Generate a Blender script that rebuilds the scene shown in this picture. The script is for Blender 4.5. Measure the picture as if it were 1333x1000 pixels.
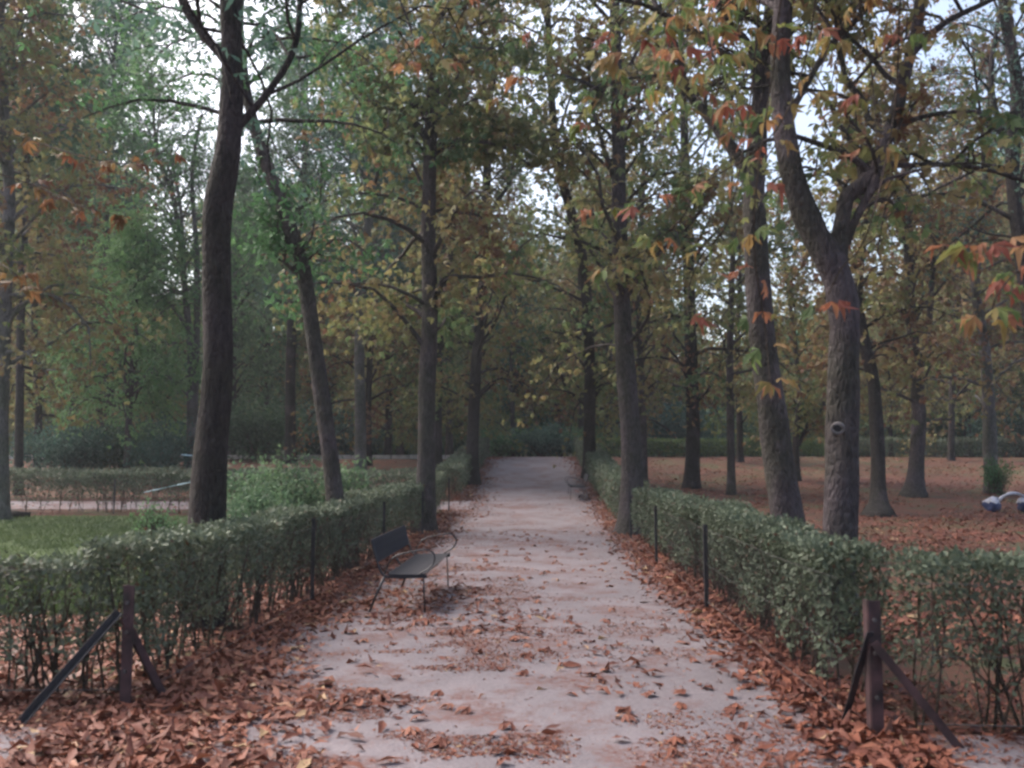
import bpy, math, random
import numpy as np
from mathutils import Vector, Matrix, Euler

# ------------------------------------------------------------------ scene
for o in list(bpy.data.objects):
    bpy.data.objects.remove(o)
S = bpy.context.scene
COL = S.collection
R = math.radians
F_PX, CX, CY = 1154.0, 666.5, 500.0
YAW, PITCH = R(1.65), R(4.95)
CAM = np.array([0.0, 0.0, 1.6])

cd = bpy.data.cameras.new('camera')
cam = bpy.data.objects.new('camera', cd)
COL.objects.link(cam)
cam.location = CAM
cam.rotation_euler = Euler((R(90) + PITCH, 0, YAW), 'XYZ')
cd.sensor_width = 36.0
cd.lens = 36.0 * F_PX / 1333.0
cd.clip_start = 0.05
cd.clip_end = 1500
cd.dof.use_dof = True
cd.dof.focus_distance = 30.0
cd.dof.aperture_fstop = 3.4
S.camera = cam

SUN_EL, SUN_AZ = R(50), R(-60)
world = bpy.data.worlds.new('World')
S.world = world
world.use_nodes = True
wn, wl = world.node_tree.nodes, world.node_tree.links
wn.clear()
sky = wn.new('ShaderNodeTexSky')
sky.sky_type = 'NISHITA'
sky.sun_disc = False
sky.sun_elevation = SUN_EL
sky.sun_rotation = SUN_AZ
sky.air_density = 1.0
sky.dust_density = 6.0
sky.ozone_density = 1.0
hs = wn.new('ShaderNodeHueSaturation')
hs.inputs['Saturation'].default_value = 0.95
hs.inputs['Value'].default_value = 1.0
bg = wn.new('ShaderNodeBackground')
bg.inputs['Strength'].default_value = 0.125
wo = wn.new('ShaderNodeOutputWorld')
wl.new(sky.outputs[0], hs.inputs['Color'])
wl.new(hs.outputs[0], bg.inputs['Color'])
wl.new(bg.outputs[0], wo.inputs['Surface'])

sd = bpy.data.lights.new('sun', 'SUN')
sd.energy = 1.4
sd.angle = R(40)
sd.color = (1.0, 0.93, 0.9)
sun = bpy.data.objects.new('sun', sd)
COL.objects.link(sun)
dv = Vector((math.cos(SUN_EL) * math.sin(SUN_AZ), math.cos(SUN_EL) * math.cos(SUN_AZ), math.sin(SUN_EL)))
sun.rotation_euler = dv.to_track_quat('Z', 'Y').to_euler()

S.render.engine = 'CYCLES'
S.view_settings.view_transform = 'Standard'
S.view_settings.look = 'None'
S.view_settings.gamma = 1
S.view_settings.exposure = 1.68
cy = S.cycles
cy.max_bounces = 5
cy.diffuse_bounces = 3
cy.glossy_bounces = 1
cy.transmission_bounces = 3
cy.transparent_max_bounces = 4
cy.volume_bounces = 0
cy.caustics_reflective = False
cy.caustics_refractive = False
cy.use_denoising = True
cy.filter_width = 2.7

rng = np.random.default_rng(7)
random.seed(7)

# ------------------------------------------------------------------ maths
MW = np.array(Matrix.Translation(cam.location) @ cam.rotation_euler.to_matrix().to_4x4())
def ray(px, py):
    v = MW[:3, :3] @ np.array([(px - CX) / F_PX, (CY - py) / F_PX, -1.0])
    return v
def at(px, py, Y):
    v = ray(px, py)
    return CAM + v * (Y / v[1])

ZT_Y = [-60, 0, 6, 10, 20, 26, 31, 37, 47, 55, 75, 400]
ZT_Z = [0, 0, -.03, -.07, -.12, .07, .38, .88, 1.70, 1.86, 1.95, 2.0]
def gz(y):
    y = np.asarray(y, float)
    return (np.interp(y - 1.2, ZT_Y, ZT_Z) + np.interp(y, ZT_Y, ZT_Z) + np.interp(y + 1.2, ZT_Y, ZT_Z)) / 3

_H = np.random.default_rng(99).random((257, 257))
def vnoise(x, y, s=1.0):
    x = np.asarray(x, float) * s + 1000.3
    y = np.asarray(y, float) * s + 1000.7
    xi, yi = np.floor(x).astype(int), np.floor(y).astype(int)
    fx, fy = x - xi, y - yi
    fx, fy = fx * fx * (3 - 2 * fx), fy * fy * (3 - 2 * fy)
    a, b = _H[xi % 257, yi % 257], _H[(xi + 1) % 257, yi % 257]
    c, d = _H[xi % 257, (yi + 1) % 257], _H[(xi + 1) % 257, (yi + 1) % 257]
    return (a * (1 - fx) + b * fx) * (1 - fy) + (c * (1 - fx) + d * fx) * fy
def fbm(x, y, s=1.0):
    return 0.55 * vnoise(x, y, s) + 0.28 * vnoise(x, y, s * 2.1) + 0.17 * vnoise(x, y, s * 4.3)

# ------------------------------------------------------------------ mesh helpers
def gx(px, Y): return float(at(px, 600, Y)[0])
class MB:
    def __init__(self):
        self.v, self.f, self.n, self.t = [], [], 0, []
    def add(self, verts, faces, tint=0.5):
        verts = np.asarray(verts, float).reshape(-1, 3)
        self.v.append(verts)
        for f in faces:
            self.f.append(tuple(i + self.n for i in f))
        self.t.append(np.full(len(verts), tint))
        self.n += len(verts)
    def box(self, c, s, rot=None):
        x, y, z = [q / 2 for q in s]
        v = np.array([(a, b, d) for a in (-x, x) for b in (-y, y) for d in (-z, z)])
        if rot is not None:
            v = v @ np.array(Euler(rot).to_matrix()).T
        v = v + np.array(c)
        self.add(v, [(0, 1, 3, 2), (4, 6, 7, 5), (0, 4, 5, 1), (2, 3, 7, 6), (0, 2, 6, 4), (1, 5, 7, 3)])
    def tube(self, pts, rad, sides=6, rough=0.0, cap=True):
        pts = np.asarray(pts, float)
        n = len(pts)
        rad = np.broadcast_to(np.asarray(rad, float), (n,))
        tan = np.gradient(pts, axis=0)
        tan /= np.linalg.norm(tan, axis=1, keepdims=True) + 1e-9
        ref = np.array([1.0, 0.13, 0.05]) if abs(tan[:, 2]).mean() > 0.6 else np.array([0.05, 0.1, 1.0])
        u = np.cross(tan, ref); u /= np.linalg.norm(u, axis=1, keepdims=True) + 1e-9
        w = np.cross(tan, u)
        a = np.arange(sides) * 2 * math.pi / sides
        rr = rad[:, None] * np.ones((1, sides))
        if rough:
            k = rng.random() * 100
            ph = vnoise(np.cos(a)[None, :] * 1.5 + k, np.arange(n)[:, None] * 0.35 + np.sin(a)[None, :] * 1.5)
            rr = rr * (1 + rough * (ph - 0.5) * 2)
        v = pts[:, None, :] + rr[..., None] * (np.cos(a)[None, :, None] * u[:, None, :] + np.sin(a)[None, :, None] * w[:, None, :])
        f = []
        for i in range(n - 1):
            for j in range(sides):
                k = (j + 1) % sides
                f.append((i * sides + j, i * sides + k, (i + 1) * sides + k, (i + 1) * sides + j))
        if cap:
            f.append(tuple(range(sides))[::-1]); f.append(tuple((n - 1) * sides + j for j in range(sides)))
        self.add(v.reshape(-1, 3), f)
    def mesh(self, name, mat, smooth=True):
        me = bpy.data.meshes.new(name)
        if self.v:
            me.from_pydata(np.concatenate(self.v).tolist(), [], self.f)
        me.materials.append(mat)
        if smooth:
            me.polygons.foreach_set('use_smooth', [True] * len(me.polygons))
        return me

def link(name, me, parent=None):
    o = bpy.data.objects.new(name, me)
    COL.objects.link(o)
    if parent is not None:
        o.parent = parent
        o.location = -Vector(parent.location)   # children are modelled in world space
    return o
def tag(o, label, cat, group=None, kind=None):
    if label: o['label'] = label
    if cat: o['category'] = cat
    if group: o['group'] = group
    if kind: o['kind'] = kind
    return o
def thing(name, label, cat, loc, group=None):
    o = bpy.data.objects.new(name, None)
    COL.objects.link(o)
    o.location = Vector([float(q) for q in loc])
    o.empty_display_size = 0.2
    return tag(o, label, cat, group)

def rnd_unit(n):
    v = rng.normal(size=(n, 3))
    return v / (np.linalg.norm(v, axis=1, keepdims=True) + 1e-9)
def norm(v):
    return v / (np.linalg.norm(v, axis=1, keepdims=True) + 1e-9)

def leaf_mesh(name, mat, pos, d, nrm, ln, wd, tint, curl=0.15, simple=False):
    """Every leaflet: five points (base, mid rib, tip, two shoulders), folded on the rib and curled."""
    N = len(pos)
    d = norm(d); s = norm(np.cross(d, nrm)); nn = np.cross(s, d)
    ln = np.broadcast_to(ln, (N,))[:, None]; wd = np.broadcast_to(wd, (N,))[:, None]
    cu = (rng.normal(size=(N, 1)) * 0.6 + 0.4) * curl * ln
    b = pos
    tip = pos + d * ln - nn * cu
    l = pos + d * ln * 0.58 + s * wd * 0.5 + nn * cu * 0.25
    r = pos + d * ln * 0.58 - s * wd * 0.5 + nn * cu * 0.25
    if simple:
        V = np.stack([b, l, tip, r], 1).reshape(-1, 3)
        k = 4
        loops = (np.arange(N)[:, None] * 4 + np.array([[0, 3, 2, 1]])).ravel()
        npol, tot = N, 4
    else:
        m = pos + d * ln * 0.5 - nn * wd * 0.12
        l2 = pos + d * ln * 0.3 + s * wd * 0.34
        r2 = pos + d * ln * 0.3 - s * wd * 0.34
        V = np.stack([b, m, tip, l, r, l2, r2], 1).reshape(-1, 3)
        k = 7
        q = np.array([[0, 1, 3, 5], [0, 6, 4, 1], [1, 2, 3, 3], [1, 4, 2, 2]])
        loops = (np.arange(N)[:, None, None] * 7 + q[None, :2, :]).reshape(-1)
        t = np.array([[1, 2, 3], [1, 4, 2]])
        loops2 = (np.arange(N)[:, None, None] * 7 + t[None]).reshape(-1)
        loops = np.concatenate([loops, loops2])
    me = bpy.data.meshes.new(name)
    me.vertices.add(len(V)); me.vertices.foreach_set('co', V.ravel())
    me.loops.add(len(loops)); me.loops.foreach_set('vertex_index', loops.astype(np.int32))
    if simple:
        me.polygons.add(N)
        me.polygons.foreach_set('loop_start', np.arange(N, dtype=np.int32) * 4)
    else:
        me.polygons.add(4 * N)
        st = np.concatenate([np.arange(2 * N) * 4, 8 * N + np.arange(2 * N) * 3]).astype(np.int32)
        me.polygons.foreach_set('loop_start', st)
    at_ = me.attributes.new('tint', 'FLOAT', 'POINT')
    at_.data.foreach_set('value', np.repeat(np.clip(np.broadcast_to(tint, (N,)), 0, 1), k).astype(np.float32))
    me.materials.append(mat)
    me.update(calc_edges=True)
    return me

def palmate(pos, d, nrm, size, tint, k=5, spread=1.15):
    """Expand compound leaves into k fanned leaflets."""
    N = len(pos)
    d = norm(d); s = norm(np.cross(d, nrm)); nn = np.cross(s, d)
    P, D, Nn, L, T = [], [], [], [], []
    size = np.broadcast_to(size, (N,))
    for a in np.linspace(-spread, spread, k):
        aa = a + rng.normal(size=N) * 0.12
        dd = d * np.cos(aa)[:, None] + s * np.sin(aa)[:, None] - nn * (0.25 + rng.random(N) * 0.3)[:, None]
        P.append(pos); D.append(dd); Nn.append(nn + s * (np.sin(aa) * 0.4)[:, None])
        L.append(size * (1.0 - 0.28 * abs(a) / spread) * (0.85 + 0.3 * rng.random(N)))
        T.append(tint + rng.normal(size=N) * 0.05)
    return np.concatenate(P), np.concatenate(D), np.concatenate(Nn), np.concatenate(L), np.concatenate(T)

# ------------------------------------------------------------------ materials
def newmat(name):
    m = bpy.data.materials.new(name); m.use_nodes = True
    nt = m.node_tree; nt.nodes.clear()
    out = nt.nodes.new('ShaderNodeOutputMaterial')
    return m, nt, out
def ramp(nt, stops):
    r = nt.nodes.new('ShaderNodeValToRGB')
    e = r.color_ramp.elements
    while len(e) < len(stops): e.new(0.5)
    for q, (p, c) in zip(e, stops):
        q.position = p; q.color = (*c, 1)
    return r
def leafmat(name, stops, trans=0.35, rough=0.6, objvar=0.0, spec=0.25):
    m, nt, out = newmat(name)
    a = nt.nodes.new('ShaderNodeAttribute'); a.attribute_name = 'tint'
    r = ramp(nt, stops)
    src = a.outputs['Fac']
    if objvar:
        oi = nt.nodes.new('ShaderNodeObjectInfo')
        mm = nt.nodes.new('ShaderNodeMath'); mm.operation = 'MULTIPLY_ADD'
        mm.inputs[1].default_value = objvar
        nt.links.new(oi.outputs['Random'], mm.inputs[0]); nt.links.new(src, mm.inputs[2])
        m2 = nt.nodes.new('ShaderNodeMath'); m2.operation = 'SUBTRACT'; m2.inputs[1].default_value = objvar / 2
        nt.links.new(mm.outputs[0], m2.inputs[0]); src = m2.outputs[0]
    nt.links.new(src, r.inputs[0])
    p = nt.nodes.new('ShaderNodeBsdfPrincipled')
    p.inputs['Roughness'].default_value = rough
    p.inputs['Specular IOR Level'].default_value = spec
    t = nt.nodes.new('ShaderNodeBsdfTranslucent')
    mx = nt.nodes.new('ShaderNodeMixShader'); mx.inputs[0].default_value = trans
    nt.links.new(r.outputs[0], p.inputs['Base Color']); nt.links.new(r.outputs[0], t.inputs['Color'])
    nt.links.new(p.outputs[0], mx.inputs[1]); nt.links.new(t.outputs[0], mx.inputs[2])
    nt.links.new(mx.outputs[0], out.inputs['Surface'])
    return m
AUT = [(0.0, (.155, .080, .052)), (.14, (.20, .128, .068)), (.3, (.235, .195, .088)), (.55, (.20, .21, .088)), (.78, (.135, .185, .08)), (1.0, (.095, .155, .072))]
M = {}
M['autumn'] = leafmat('autumn_leaf', AUT, .5, objvar=.25)
M['rust'] = leafmat('rust_leaf', [(0, (.13, .050, .032)), (.5, (.175, .090, .042)), (1, (.15, .13, .05))], .4, objvar=.15)
M['green'] = leafmat('fresh_green_leaf', [(0, (.06, .13, .055)), (.5, (.10, .21, .09)), (1, (.17, .30, .12))], .45, objvar=.2)
M['dark'] = leafmat('dark_green_leaf', [(0, (.05, .095, .055)), (.5, (.085, .15, .082)), (1, (.14, .22, .11))], .42, objvar=.2)
M['teal'] = leafmat('blue_green_leaf', [(0, (.045, .09, .072)), (.6, (.078, .15, .115)), (1, (.13, .22, .16))], .42, objvar=.2)
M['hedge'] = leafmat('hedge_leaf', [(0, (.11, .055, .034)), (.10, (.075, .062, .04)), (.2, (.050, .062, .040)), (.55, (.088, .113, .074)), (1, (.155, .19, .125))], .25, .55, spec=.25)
M['hedgelight'] = leafmat('sunlit_look_hedge_leaf', [(0, (.035, .055, .025)), (.5, (.07, .12, .035)), (1, (.13, .20, .05))], .25, .45, spec=.4)  # sunlit look of the far hedge is put into this leaf colour
M['orange'] = leafmat('turning_chestnut_leaf', [(0, (.26, .085, .058)), (.25, (.32, .145, .08)), (.5, (.27, .20, .075)), (.7, (.16, .22, .07)), (1, (.09, .14, .055))], .45)
M['litter'] = leafmat('fallen_leaf', [(0, (.050, .026, .022)), (.35, (.135, .047, .032)), (.65, (.225, .082, .050)), (.88, (.30, .13, .08)), (1, (.34, .23, .13))], .1, .6)

M['grass'] = leafmat('short_grass', [(0, (.04, .062, .025)), (.5, (.065, .098, .036)), (1, (.11, .15, .05))], .3, objvar=0)
def barkmat(name, c1, c2, sc=1.0):
    m, nt, out = newmat(name)
    tc = nt.nodes.new('ShaderNodeTexCoord')
    mp = nt.nodes.new('ShaderNodeMapping'); mp.inputs['Scale'].default_value = (9 * sc, 9 * sc, 3.4 * sc)
    nt.links.new(tc.outputs['Object'], mp.inputs[0])
    n1 = nt.nodes.new('ShaderNodeTexNoise'); n1.inputs['Scale'].default_value = 2.2; n1.inputs['Detail'].default_value = 7; n1.inputs['Roughness'].default_value = .65
    nt.links.new(mp.outputs[0], n1.inputs[0])
    v = nt.nodes.new('ShaderNodeTexVoronoi'); v.inputs['Scale'].default_value = 2.6; v.feature = 'DISTANCE_TO_EDGE'
    nt.links.new(mp.outputs[0], v.inputs[0])
    n2 = nt.nodes.new('ShaderNodeTexNoise'); n2.inputs['Scale'].default_value = .9; n2.inputs['Detail'].default_value = 4
    nt.links.new(tc.outputs['Object'], n2.inputs[0])
    r = ramp(nt, [(.3, c1), (.7, c2)])
    nt.links.new(n1.outputs[0], r.inputs[0])
    r2 = ramp(nt, [(.36, (1, 1, 1)), (.55, (.60, .72, .50)), (.66, (1.5, 1.5, 1.45))])
    nt.links.new(n2.outputs[0], r2.inputs[0])
    mx = nt.nodes.new('ShaderNodeMix'); mx.data_type = 'RGBA'; mx.blend_type = 'MULTIPLY'; mx.inputs[0].default_value = .8
    nt.links.new(r.outputs[0], mx.inputs[6]); nt.links.new(r2.outputs[0], mx.inputs[7])
    p = nt.nodes.new('ShaderNodeBsdfPrincipled'); p.inputs['Roughness'].default_value = .85; p.inputs['Specular IOR Level'].default_value = .2
    nt.links.new(mx.outputs[2], p.inputs['Base Color'])
    ad = nt.nodes.new('ShaderNodeMath'); ad.operation = 'MULTIPLY_ADD'; ad.inputs[1].default_value = 1.2
    nt.links.new(v.outputs[0], ad.inputs[0]); nt.links.new(n1.outputs[0], ad.inputs[2])
    b = nt.nodes.new('ShaderNodeBump'); b.inputs['Strength'].default_value = 1.0; b.inputs['Distance'].default_value = .05
    nt.links.new(ad.outputs[0], b.inputs['Height']); nt.links.new(b.outputs[0], p.inputs['Normal'])
    nt.links.new(p.outputs[0], out.inputs['Surface'])
    return m
M['bark'] = barkmat('chestnut_bark', (.040, .032, .034), (.115, .094, .100))
M['barkdark'] = barkmat('dark_bark', (.020, .016, .018), (.065, .052, .055))
M['barkgrey'] = barkmat('grey_bark', (.07, .062, .065), (.18, .162, .170))
M['twig'] = barkmat('hedge_stem', (.05, .035, .03), (.13, .09, .075), 3)

def simple(name, col, rough=.6, metal=0.0, var=.3, sc=20, bump=0.0):
    m, nt, out = newmat(name)
    tc = nt.nodes.new('ShaderNodeTexCoord')
    n = nt.nodes.new('ShaderNodeTexNoise'); n.inputs['Scale'].default_value = sc; n.inputs['Detail'].default_value = 5
    nt.links.new(tc.outputs['Object'], n.inputs[0])
    r = ramp(nt, [(.3, tuple(c * (1 - var) for c in col)), (.7, tuple(min(1, c * (1 + var)) for c in col))])
    nt.links.new(n.outputs[0], r.inputs[0])
    p = nt.nodes.new('ShaderNodeBsdfPrincipled'); p.inputs['Roughness'].default_value = rough; p.inputs['Metallic'].default_value = metal
    nt.links.new(r.outputs[0], p.inputs['Base Color'])
    if bump:
        b = nt.nodes.new('ShaderNodeBump'); b.inputs['Strength'].default_value = bump; b.inputs['Distance'].default_value = .01
        nt.links.new(n.outputs[0], b.inputs['Height']); nt.links.new(b.outputs[0], p.inputs['Normal'])
    nt.links.new(p.outputs[0], out.inputs['Surface'])
    return m
M['post'] = simple('dark_painted_steel', (.03, .03, .035), .5, .3)
M['rustpost'] = simple('rusty_red_steel', (.045, .022, .024), .7, .1, .75, 9, .3)
M['wire'] = simple('galvanised_wire', (.07, .065, .065), .7, .2)
M['benchmetal'] = simple('bench_dark_metal', (.045, .045, .05), .38, .6, .25)
M['white'] = simple('white_cloth', (.42, .43, .49), .8, 0, .35)
M['navy'] = simple('navy_cloth', (.035, .05, .13), .8, 0, .3)
M['tape'] = simple('pale_blue_tape', (.34, .50, .54), .5, 0, .7, 9)
M['hollow_shade'] = simple('painted_hollow_shade', (.012, .01, .01), .9)  # near-black colour paints the shade inside the trunk knot
M['scar'] = simple('pale_scar_wood', (.135, .12, .115), .8, 0, .35, 30)

def perforated():
    m, nt, out = newmat('perforated_steel')
    tc = nt.nodes.new('ShaderNodeTexCoord')
    v = nt.nodes.new('ShaderNodeTexVoronoi'); v.inputs['Scale'].default_value = 45; v.inputs['Randomness'].default_value = 0
    nt.links.new(tc.outputs['Object'], v.inputs[0])
    r = ramp(nt, [(.22, (.010, .010, .012)), (.30, (.034, .034, .040))])
    nt.links.new(v.outputs['Distance'], r.inputs[0])
    p = nt.nodes.new('ShaderNodeBsdfPrincipled'); p.inputs['Roughness'].default_value = .8; p.inputs['Specular IOR Level'].default_value = .15
    nt.links.new(r.outputs[0], p.inputs['Base Color'])
    nt.links.new(p.outputs[0], out.inputs['Surface'])
    return m
M['perf'] = perforated()

def groundmat(name, base1, base2, patch1, patch2, thr, psc, bump=.4, green=None, gthr=.55):
    """soil or sand, with flat patches of leaf crumbs (and optionally moss or grass) lying on it"""
    m, nt, out = newmat(name)
    tc = nt.nodes.new('ShaderNodeTexCoord')
    def noise(s, d=6, ro=.6):
        n = nt.nodes.new('ShaderNodeTexNoise'); n.inputs['Scale'].default_value = s; n.inputs['Detail'].default_value = d; n.inputs['Roughness'].default_value = ro
        nt.links.new(tc.outputs['Object'], n.inputs[0]); return n
    n1 = noise(1.1); n2 = noise(55, 3); n3 = noise(psc, 9, .72); n4 = noise(24, 5, .7)
    r1 = ramp(nt, [(.32, base1), (.68, base2)]); nt.links.new(n1.outputs[0], r1.inputs[0])
    rg = ramp(nt, [(.3, (.72, .72, .72)), (.7, (1.25, 1.25, 1.25))]); nt.links.new(n2.outputs[0], rg.inputs[0])
    mg = nt.nodes.new('ShaderNodeMix'); mg.data_type = 'RGBA'; mg.blend_type = 'MULTIPLY'; mg.inputs[0].default_value = .7
    nt.links.new(r1.outputs[0], mg.inputs[6]); nt.links.new(rg.outputs[0], mg.inputs[7])
    rp = ramp(nt, [(.3, patch1), (.7, patch2)]); nt.links.new(n4.outputs[0], rp.inputs[0])
    rt = ramp(nt, [(thr, (0, 0, 0)), (thr + .09, (1, 1, 1))]); nt.links.new(n3.outputs[0], rt.inputs[0])
    mk = nt.nodes.new('ShaderNodeMath'); mk.operation = 'MULTIPLY'
    r4 = ramp(nt, [(.38, (.15, .15, .15)), (.55, (1, 1, 1))]); nt.links.new(n4.outputs[0], r4.inputs[0])
    nt.links.new(rt.outputs[0], mk.inputs[0]); nt.links.new(r4.outputs[0], mk.inputs[1])
    last = mg.outputs[2]
    if green:
        n5 = noise(.33, 6, .65)
        r5 = ramp(nt, [(gthr, (0, 0, 0)), (gthr + .12, (1, 1, 1))]); nt.links.new(n5.outputs[0], r5.inputs[0])
        mg2 = nt.nodes.new('ShaderNodeMix'); mg2.data_type = 'RGBA'
        nt.links.new(r5.outputs[0], mg2.inputs[0]); nt.links.new(last, mg2.inputs[6]); mg2.inputs[7].default_value = (*green, 1)
        last = mg2.outputs[2]
    mx = nt.nodes.new('ShaderNodeMix'); mx.data_type = 'RGBA'
    nt.links.new(mk.outputs[0], mx.inputs[0]); nt.links.new(last, mx.inputs[6]); nt.links.new(rp.outputs[0], mx.inputs[7])
    p = nt.nodes.new('ShaderNodeBsdfPrincipled'); p.inputs['Roughness'].default_value = .9; p.inputs['Specular IOR Level'].default_value = .15
    nt.links.new(mx.outputs[2], p.inputs['Base Color'])
    b = nt.nodes.new('ShaderNodeBump'); b.inputs['Strength'].default_value = bump; b.inputs['Distance'].default_value = .02
    n6 = noise(5.5, 3); ad0 = nt.nodes.new('ShaderNodeMath'); ad0.operation = 'MULTIPLY_ADD'; ad0.inputs[1].default_value = 2.5; nt.links.new(n6.outputs[0], ad0.inputs[0]); nt.links.new(n4.outputs[0], ad0.inputs[2])
    ad = nt.nodes.new('ShaderNodeMath'); ad.operation = 'ADD'; nt.links.new(n2.outputs[0], ad.inputs[0]); nt.links.new(ad0.outputs[0], ad.inputs[1])
    nt.links.new(ad.outputs[0], b.inputs['Height']); nt.links.new(b.outputs[0], p.inputs['Normal'])
    nt.links.new(p.outputs[0], out.inputs['Surface'])
    return m
M['path'] = groundmat('sandy_path', (.150, .132, .140), (.205, .180, .190), (.105, .062, .056), (.165, .098, .090), .50, 1.15)
M['leafground'] = groundmat('leaf_strewn_soil', (.055, .038, .028), (.08, .050, .036), (.085, .032, .025), (.130, .052, .038), .43, 1.1, .6, (.060, .068, .034), .46)
M['soil'] = groundmat('bare_soil', (.085, .06, .045), (.13, .09, .065), (.15, .055, .04), (.23, .085, .055), .47, 1.6, .6)
M['lawn'] = groundmat('lawn_turf', (.048, .072, .028), (.075, .108, .038), (.08, .060, .038), (.11, .075, .045), .60, 1.4, .5)

# ------------------------------------------------------------------ ground sheets
def sheet(name, mat, xs, ys, lift, edge=0.0, xfun=None):
    xs, ys = np.asarray(xs, float), np.asarray(ys, float)
    X, Y = np.meshgrid(xs, ys)
    if xfun is not None:
        X = xfun(X, Y)
    if edge:
        j = (fbm(X * 3.1, Y, .9) - .5) * edge
        X = X.copy(); X[:, 0] += j[:, 0]; X[:, -1] += j[:, -1]
    Z = gz(Y) + lift
    V = np.stack([X, Y, Z], -1).reshape(-1, 3)
    nx, ny = len(xs), len(ys)
    f = [(j * nx + i, j * nx + i + 1, (j + 1) * nx + i + 1, (j + 1) * nx + i) for j in range(ny - 1) for i in range(nx - 1)]
    me = bpy.data.meshes.new(name); me.from_pydata(V.tolist(), [], f); me.materials.append(mat)
    me.polygons.foreach_set('use_smooth', [True] * len(f))
    return tag(link(name, me), None, None, kind='structure')
YS = np.concatenate([np.arange(-40, -2, 4.), np.arange(-2, 60, .5), np.arange(60, 100, 5.), [120, 150]])
sheet('ground', M['leafground'], [-150, -100, -50, -20, -8, 0, 8, 20, 50, 100, 150], YS, 0)
sheet('gravel_path', M['path'], np.linspace(-2.75, 2.1, 6), np.arange(2.5, 52, .5), .010, .25)
sheet('forecourt_path', M['path'], [-30, -15, -8, -4, 0, 4, 8, 15, 30], np.arange(-20, 5.6, .5), .004)
sheet('side_path', M['path'], np.concatenate([np.arange(-60, -2.5, 2.), [-2.72]]), np.arange(26.8, 29.1, .25), .012)
sheet('far_path', M['path'], [-90, -60, -40, -20, -10, -3, -2.6, 2.1], np.arange(47.5, 52.2, .5), .016)
sheet('lawn', M['lawn'], [-60, -30, -20, -15, -10, -7, -4.4], np.arange(9.5, 25.2, .5), .006, .4)
sheet('bank', M['soil'], [-60, -30, -20, -15, -10, -7, -3.2], np.arange(30.4, 47.2, .5), .006, .3)

def kerb():
    x = -2.9; i = 0
    root = thing('kerb', 'low pale stone kerb along the far path left of the avenue', 'kerb', (-2.9, 47.6, float(gz(47.6))))
    mb = MB()
    while x > -44:
        L = .9 + .3 * rng.random()
        mb.box((x - L / 2, 47.6 + rng.normal() * .02, float(gz(47.6)) + .09 + rng.normal() * .012), (L - .06, .16, .24)); x -= L
    o = link('kerb_stones', mb.mesh('kerb_stones', M['kerb'], False), root); o['kind'] = 'stuff'
M['kerb'] = simple('pale_kerb_stone', (.62, .59, .56), .85, 0, .2, 5)
kerb()
# ------------------------------------------------------------------ grass on the lawn
def grass():
    n = 60000
    y = 9.4 + (rng.random(n) ** 1.3) * 15.4
    x = -4.4 - rng.random(n) * (y * 0.66 + 0.5 - 4.4).clip(1)
    keep = fbm(x, y, .5) + rng.random(n) * .3 > .5
    x, y = x[keep], y[keep]; n = len(x)
    pos = np.stack([x, y, gz(y)], 1)
    d = np.stack([rng.normal(size=n) * .45, rng.normal(size=n) * .45, np.ones(n)], 1)
    me = leaf_mesh('grass', M['grass'], pos, d, rnd_unit(n), .05 + .05 * rng.random(n), .012 + .006 * rng.random(n), .4 + .5 * fbm(x, y, .8), simple=True)
    tag(link('grass', me), 'short green grass of the lawn behind the left hedge', 'grass', kind='stuff')
grass()

# ------------------------------------------------------------------ fallen leaves
def litter(name, label, x, y, z0, zr, size, flat=.35, tb=0.0):
    n = len(x)
    pos = np.stack([x, y, gz(y) + z0 + rng.random(n) * zr], 1)
    a = rng.random(n) * 2 * math.pi
    d = np.stack([np.cos(a), np.sin(a), rng.normal(size=n) * flat * .6], 1)
    nr = np.stack([rng.normal(size=n) * flat, rng.normal(size=n) * flat, np.ones(n)], 1)
    ln = size * (.45 + 1.25 * rng.random(n) ** 1.5)
    t = .28 + tb + .5 * rng.random(n) * rng.random(n) + .28 * fbm(x, y, .7) - .1
    t = np.where(rng.random(n) < .05, .95, t)
    me = leaf_mesh(name, M['litter'], pos, d, norm(nr), ln, ln * (.22 + .26 * rng.random(n)), t + rng.normal(size=n) * .12, curl=.42)
    return tag(link(name, me), label, 'fallen leaves', kind='stuff')
def path_litter():
    n = 420000
    y = 3.0 + rng.random(n) ** 1.6 * 47
    x = -2.85 + rng.random(n) * 5.05
    dl, dr = x + 2.75, 2.1 - x
    wl = .55 + .5 * (vnoise(y * 0, y, .45) - .3) + np.clip(8 - y, 0, 3) * .2
    p = np.exp(-(dl / wl) ** 2 * 1.3) * 1.0 + np.exp(-(dr / .42) ** 2)
    nz = fbm(x * .8, y * 1.1, 1.1)
    p = p * (.35 + 1.3 * np.clip(nz, .2, .8)) + np.clip(nz - .53, 0, 1) * 1.6 * np.exp(-((x + 1.3) / 1.5) ** 2) * (y < 10) + .0007 + .25 * np.exp(-((x + 1.45) / .6) ** 2 - ((y - 10.8) / 1.4) ** 2)
    p += np.clip(1 - (y - 30) / 12, 0, 1) * (y > 30) * 0
    p *= np.where((x < -2.1) & (y > 26.8) & (y < 29.2), .05, 1)
    p *= np.clip(.35 + 6 / y, .25, 1.0)
    k = rng.random(n) < p * .5
    return x[k], y[k]
def crumbs():
    n = 330000
    y = 3.0 + rng.random(n) ** 1.7 * 30; x = -2.7 + rng.random(n) * 4.75
    nz = fbm(x * .9 + 31, y * 1.5 + 7, 1.3)
    k = rng.random(n) < np.clip((nz - .50) * 5, 0, 1) * (.25 + .75 * np.exp(-((x + 1.2) / 1.6) ** 2)) * np.clip(5 / y, .15, 1) * 2.0 + .016
    return x[k], y[k]
x, y = path_litter()
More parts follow.
